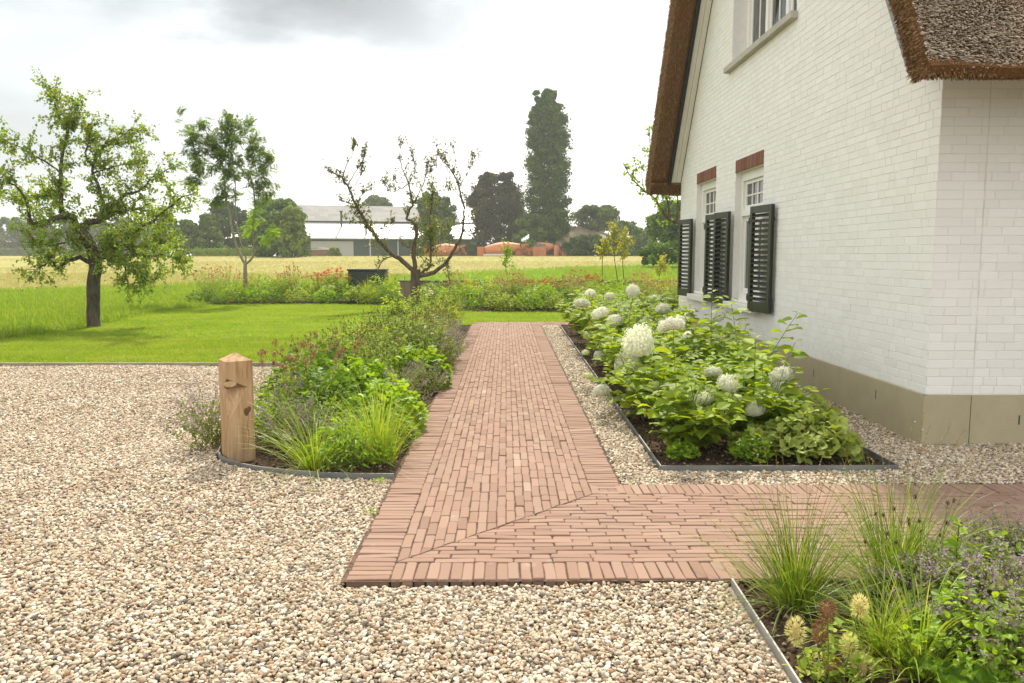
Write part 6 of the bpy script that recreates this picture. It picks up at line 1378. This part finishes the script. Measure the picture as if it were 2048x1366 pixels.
drum(857, 932, 486, 112, "orange concrete mixer seen through the limbs of the forked tree"); drum(965, 1058, 483, 108, "large orange concrete mixer drum in the middle of the three"); drum(1040, 1122, 483, 111, "orange concrete mixer with a flat side panel at the foot of the poplar", panel=True)
for px, lb in ((1113, "pale orange upright cylinder next to the right concrete mixer"), (1129, "separate orange upright cylinder right of the concrete mixers")):
    p = WY(px, 511, 106); root = empty("storage_cylinder", (p[0], 106, 1.42), 0, lb, "cylinder"); mb = MB(); mb.tubes(np.array([[0, 0, 0], [0, 0, 1.6]]), np.array([.31, .31]), 16, cap=True); mb.build("shell", ORG if px > 1120 else ORD, root, True)
    mb = MB(); mb.tubes(np.array([[0, 0, 1.45], [0, 0, 1.62]]), np.array([.34, .34]), 16, cap=True); mb.build("rim", ORK, root)
p = WY(983, 509, 100); mb = MB(); mb.box(0, 2.6, 0, 1.2, 0, .28, bev=.04); o = mb.build("concrete_slab", plain("pale_slab", (.5, .48, .44), .8)); o.location = (p[0]-1, 100, 1.42); tag(o, "pale flat slab lying in front of the large mixer drum", "slab")

# ------------------------------------------------------------------ thatched cottage far right
CT = plain("old_thatch", (.26, .205, .15), .95, .1, .25, .8); CR = plain("ridge_tile", (.36, .20, .13), .8, .2, .2, 3); CWm = plain("cottage_wall", (.26, .17, .12), .85, .2, .2, 2)
a = WY(1140, 511, 116)[0]; cot = empty("cottage", (a, 116, 1.42), 0, "thatched cottage with orange ridge and white arched window behind the bush", "house")
rz2 = WY(1190, 452, 116)[2]-1.42; Lc = WY(1232, 511, 116)[0]-a; ec = 1.7
mb = MB(); mb.box(.3, Lc-.4, 0, 7.4, 0, ec); mb.build("wall", CWm, cot)
mb = MB(); xr = Lc*.62; sec = [(-.6, ec-.3), (3.7, rz2-.1), (8, ec-.3)]
v = [(-2, -.6, ec-.3), (-2, 3.7, rz2-.1), (-2, 8, ec-.3), (xr, 3.7, rz2-.1), (xr+1.3, -.6, ec-.2), (xr+1.3, 8, ec-.2), (Lc+.2, -.6, ec-.9), (Lc+.2, 8, ec-.9), (Lc-.7, 1.6, ec+1.25), (Lc-.7, 5.8, ec+1.25)]
mb.add(v, [(0, 4, 3, 1), (1, 3, 5, 2), (4, 6, 8, 3), (5, 3, 9, 7), (3, 8, 9), (8, 6, 7, 9)]); mb.build("roof", CT, cot)
mb = MB(); mb.box(-2, xr+.2, 3.4, 4.0, rz2-.25, rz2+.08, bev=.05); mb.build("ridge", CR, cot)
mb = MB(); wx = Lc-2.3; pts_ = [(wx+1.35*math.cos(q), ec+.1+1.25*math.sin(q)) for q in np.linspace(0, math.pi, 13)]; mb.prism(pts_, 1, -.75, .4); mb.build("arched_window", plain("cottage_white", (.7, .69, .65), .6), cot)
for k in (-1, 0, 1): mb = MB(); mb.box(wx+k*.75-.26, wx+k*.75+.26, -.78, -.752, ec+.18, ec+.18+(.95 if k == 0 else .6)); mb.build("pane", GLS, cot)

# ------------------------------------------------------------------ low timber wall, cabinet
t = T("aged_timber"); oc = t.coord('Object'); g = t.n("NewGeometry").outputs['Random Per Island']; c = t.ramp(g, [(0, (.22, .17, .125)), (.5, (.29, .225, .17)), (1, (.36, .285, .22))]); t.col(t.mix(nmath('MULTIPLY', t.noise(t.coord('Object', (6, 6, .8)), 4, 5, .7), .6, None, t.t), c, (.12, .09, .065))); t.rough(.9, .15)
root = empty("low_wall", (0, 24.62, 0), 0, "low wall of upright weathered boards with a flat cap behind the flower border", "wall")
mb = MB(); x = -3.25; rr = random.Random(2)
while x < 8: mb.box(x, x+.135, -.02+rr.uniform(-.006, .006), .04, 0, .70+rr.uniform(-.004, .004)); x += .143
mb.build("boards", t.m, root); mb = MB(); mb.box(-3.3, 8, -.05, .12, .704, .742, bev=.005); mb.build("cap", plain("wall_cap", (.13, .11, .085), .85, .2, .2, 3), root)
p0 = WY(695, 511, 26); p1 = WY(770, 511, 26); w_ = p1[0]-p0[0]; root = empty("utility_cabinet", (p0[0], 26, 0), 0, "dark green metal utility cabinet standing among the border flowers", "cabinet")
CBM = plain("cabinet_paint", (.018, .028, .026), .45, .5, .2, 3); hh_ = WY(730, 538, 26)[2]
mb = MB(); mb.box(0, w_, 0, .55, .0, hh_-.06, bev=.015); mb.build("body", CBM, root); mb = MB(); mb.box(-.03, w_+.03, -.03, .58, hh_-.06, hh_, bev=.015); mb.build("lid", plain("cabinet_lid", (.03, .035, .03), .4), root)
for q in (0, 1): mb = MB(); mb.box(.03+q*w_/2, w_/2-.02+q*w_/2, -.012, -.002, .1, hh_-.09, bev=.003); mb.build("door", CBM, root)
mb = MB(); mb.box(w_/2-.09, w_/2-.05, -.04, -.0125, .5, .68, bev=.004); mb.build("handle", IRON, root)

for px, py, lb in ((757, 968, "small green weed seedling in the gravel by the left edge of the path"), (742, 1030, "tiny green weed in the gravel below the other seedling")):
    p = G(px, py); o = mound("weed", .035, .03, 26, OVATE, .022, GER, False); tag(o, lb, "weed"); o.location = (p[0], p[1], .008)
# ------------------------------------------------------------------ summer haze
t = T("haze_air"); pv = t.n("VolumePrincipled"); pv.inputs['Density'].default_value = .00055; pv.inputs['Color'].default_value = (.93, .97, 1, 1); pv.inputs['Anisotropy'].default_value = .3
t.L.new(pv.outputs[0], t.out.inputs['Volume']); t.N.remove(t.p)
mb = MB(); mb.box(-400, 400, -40, 700, -1.1, 40); tag(mb.build("haze", t.m), "pale summer haze hanging over the field", "haze", kind='stuff')
SC.cycles.volume_bounces = 1; SC.cycles.volume_step_rate = 5
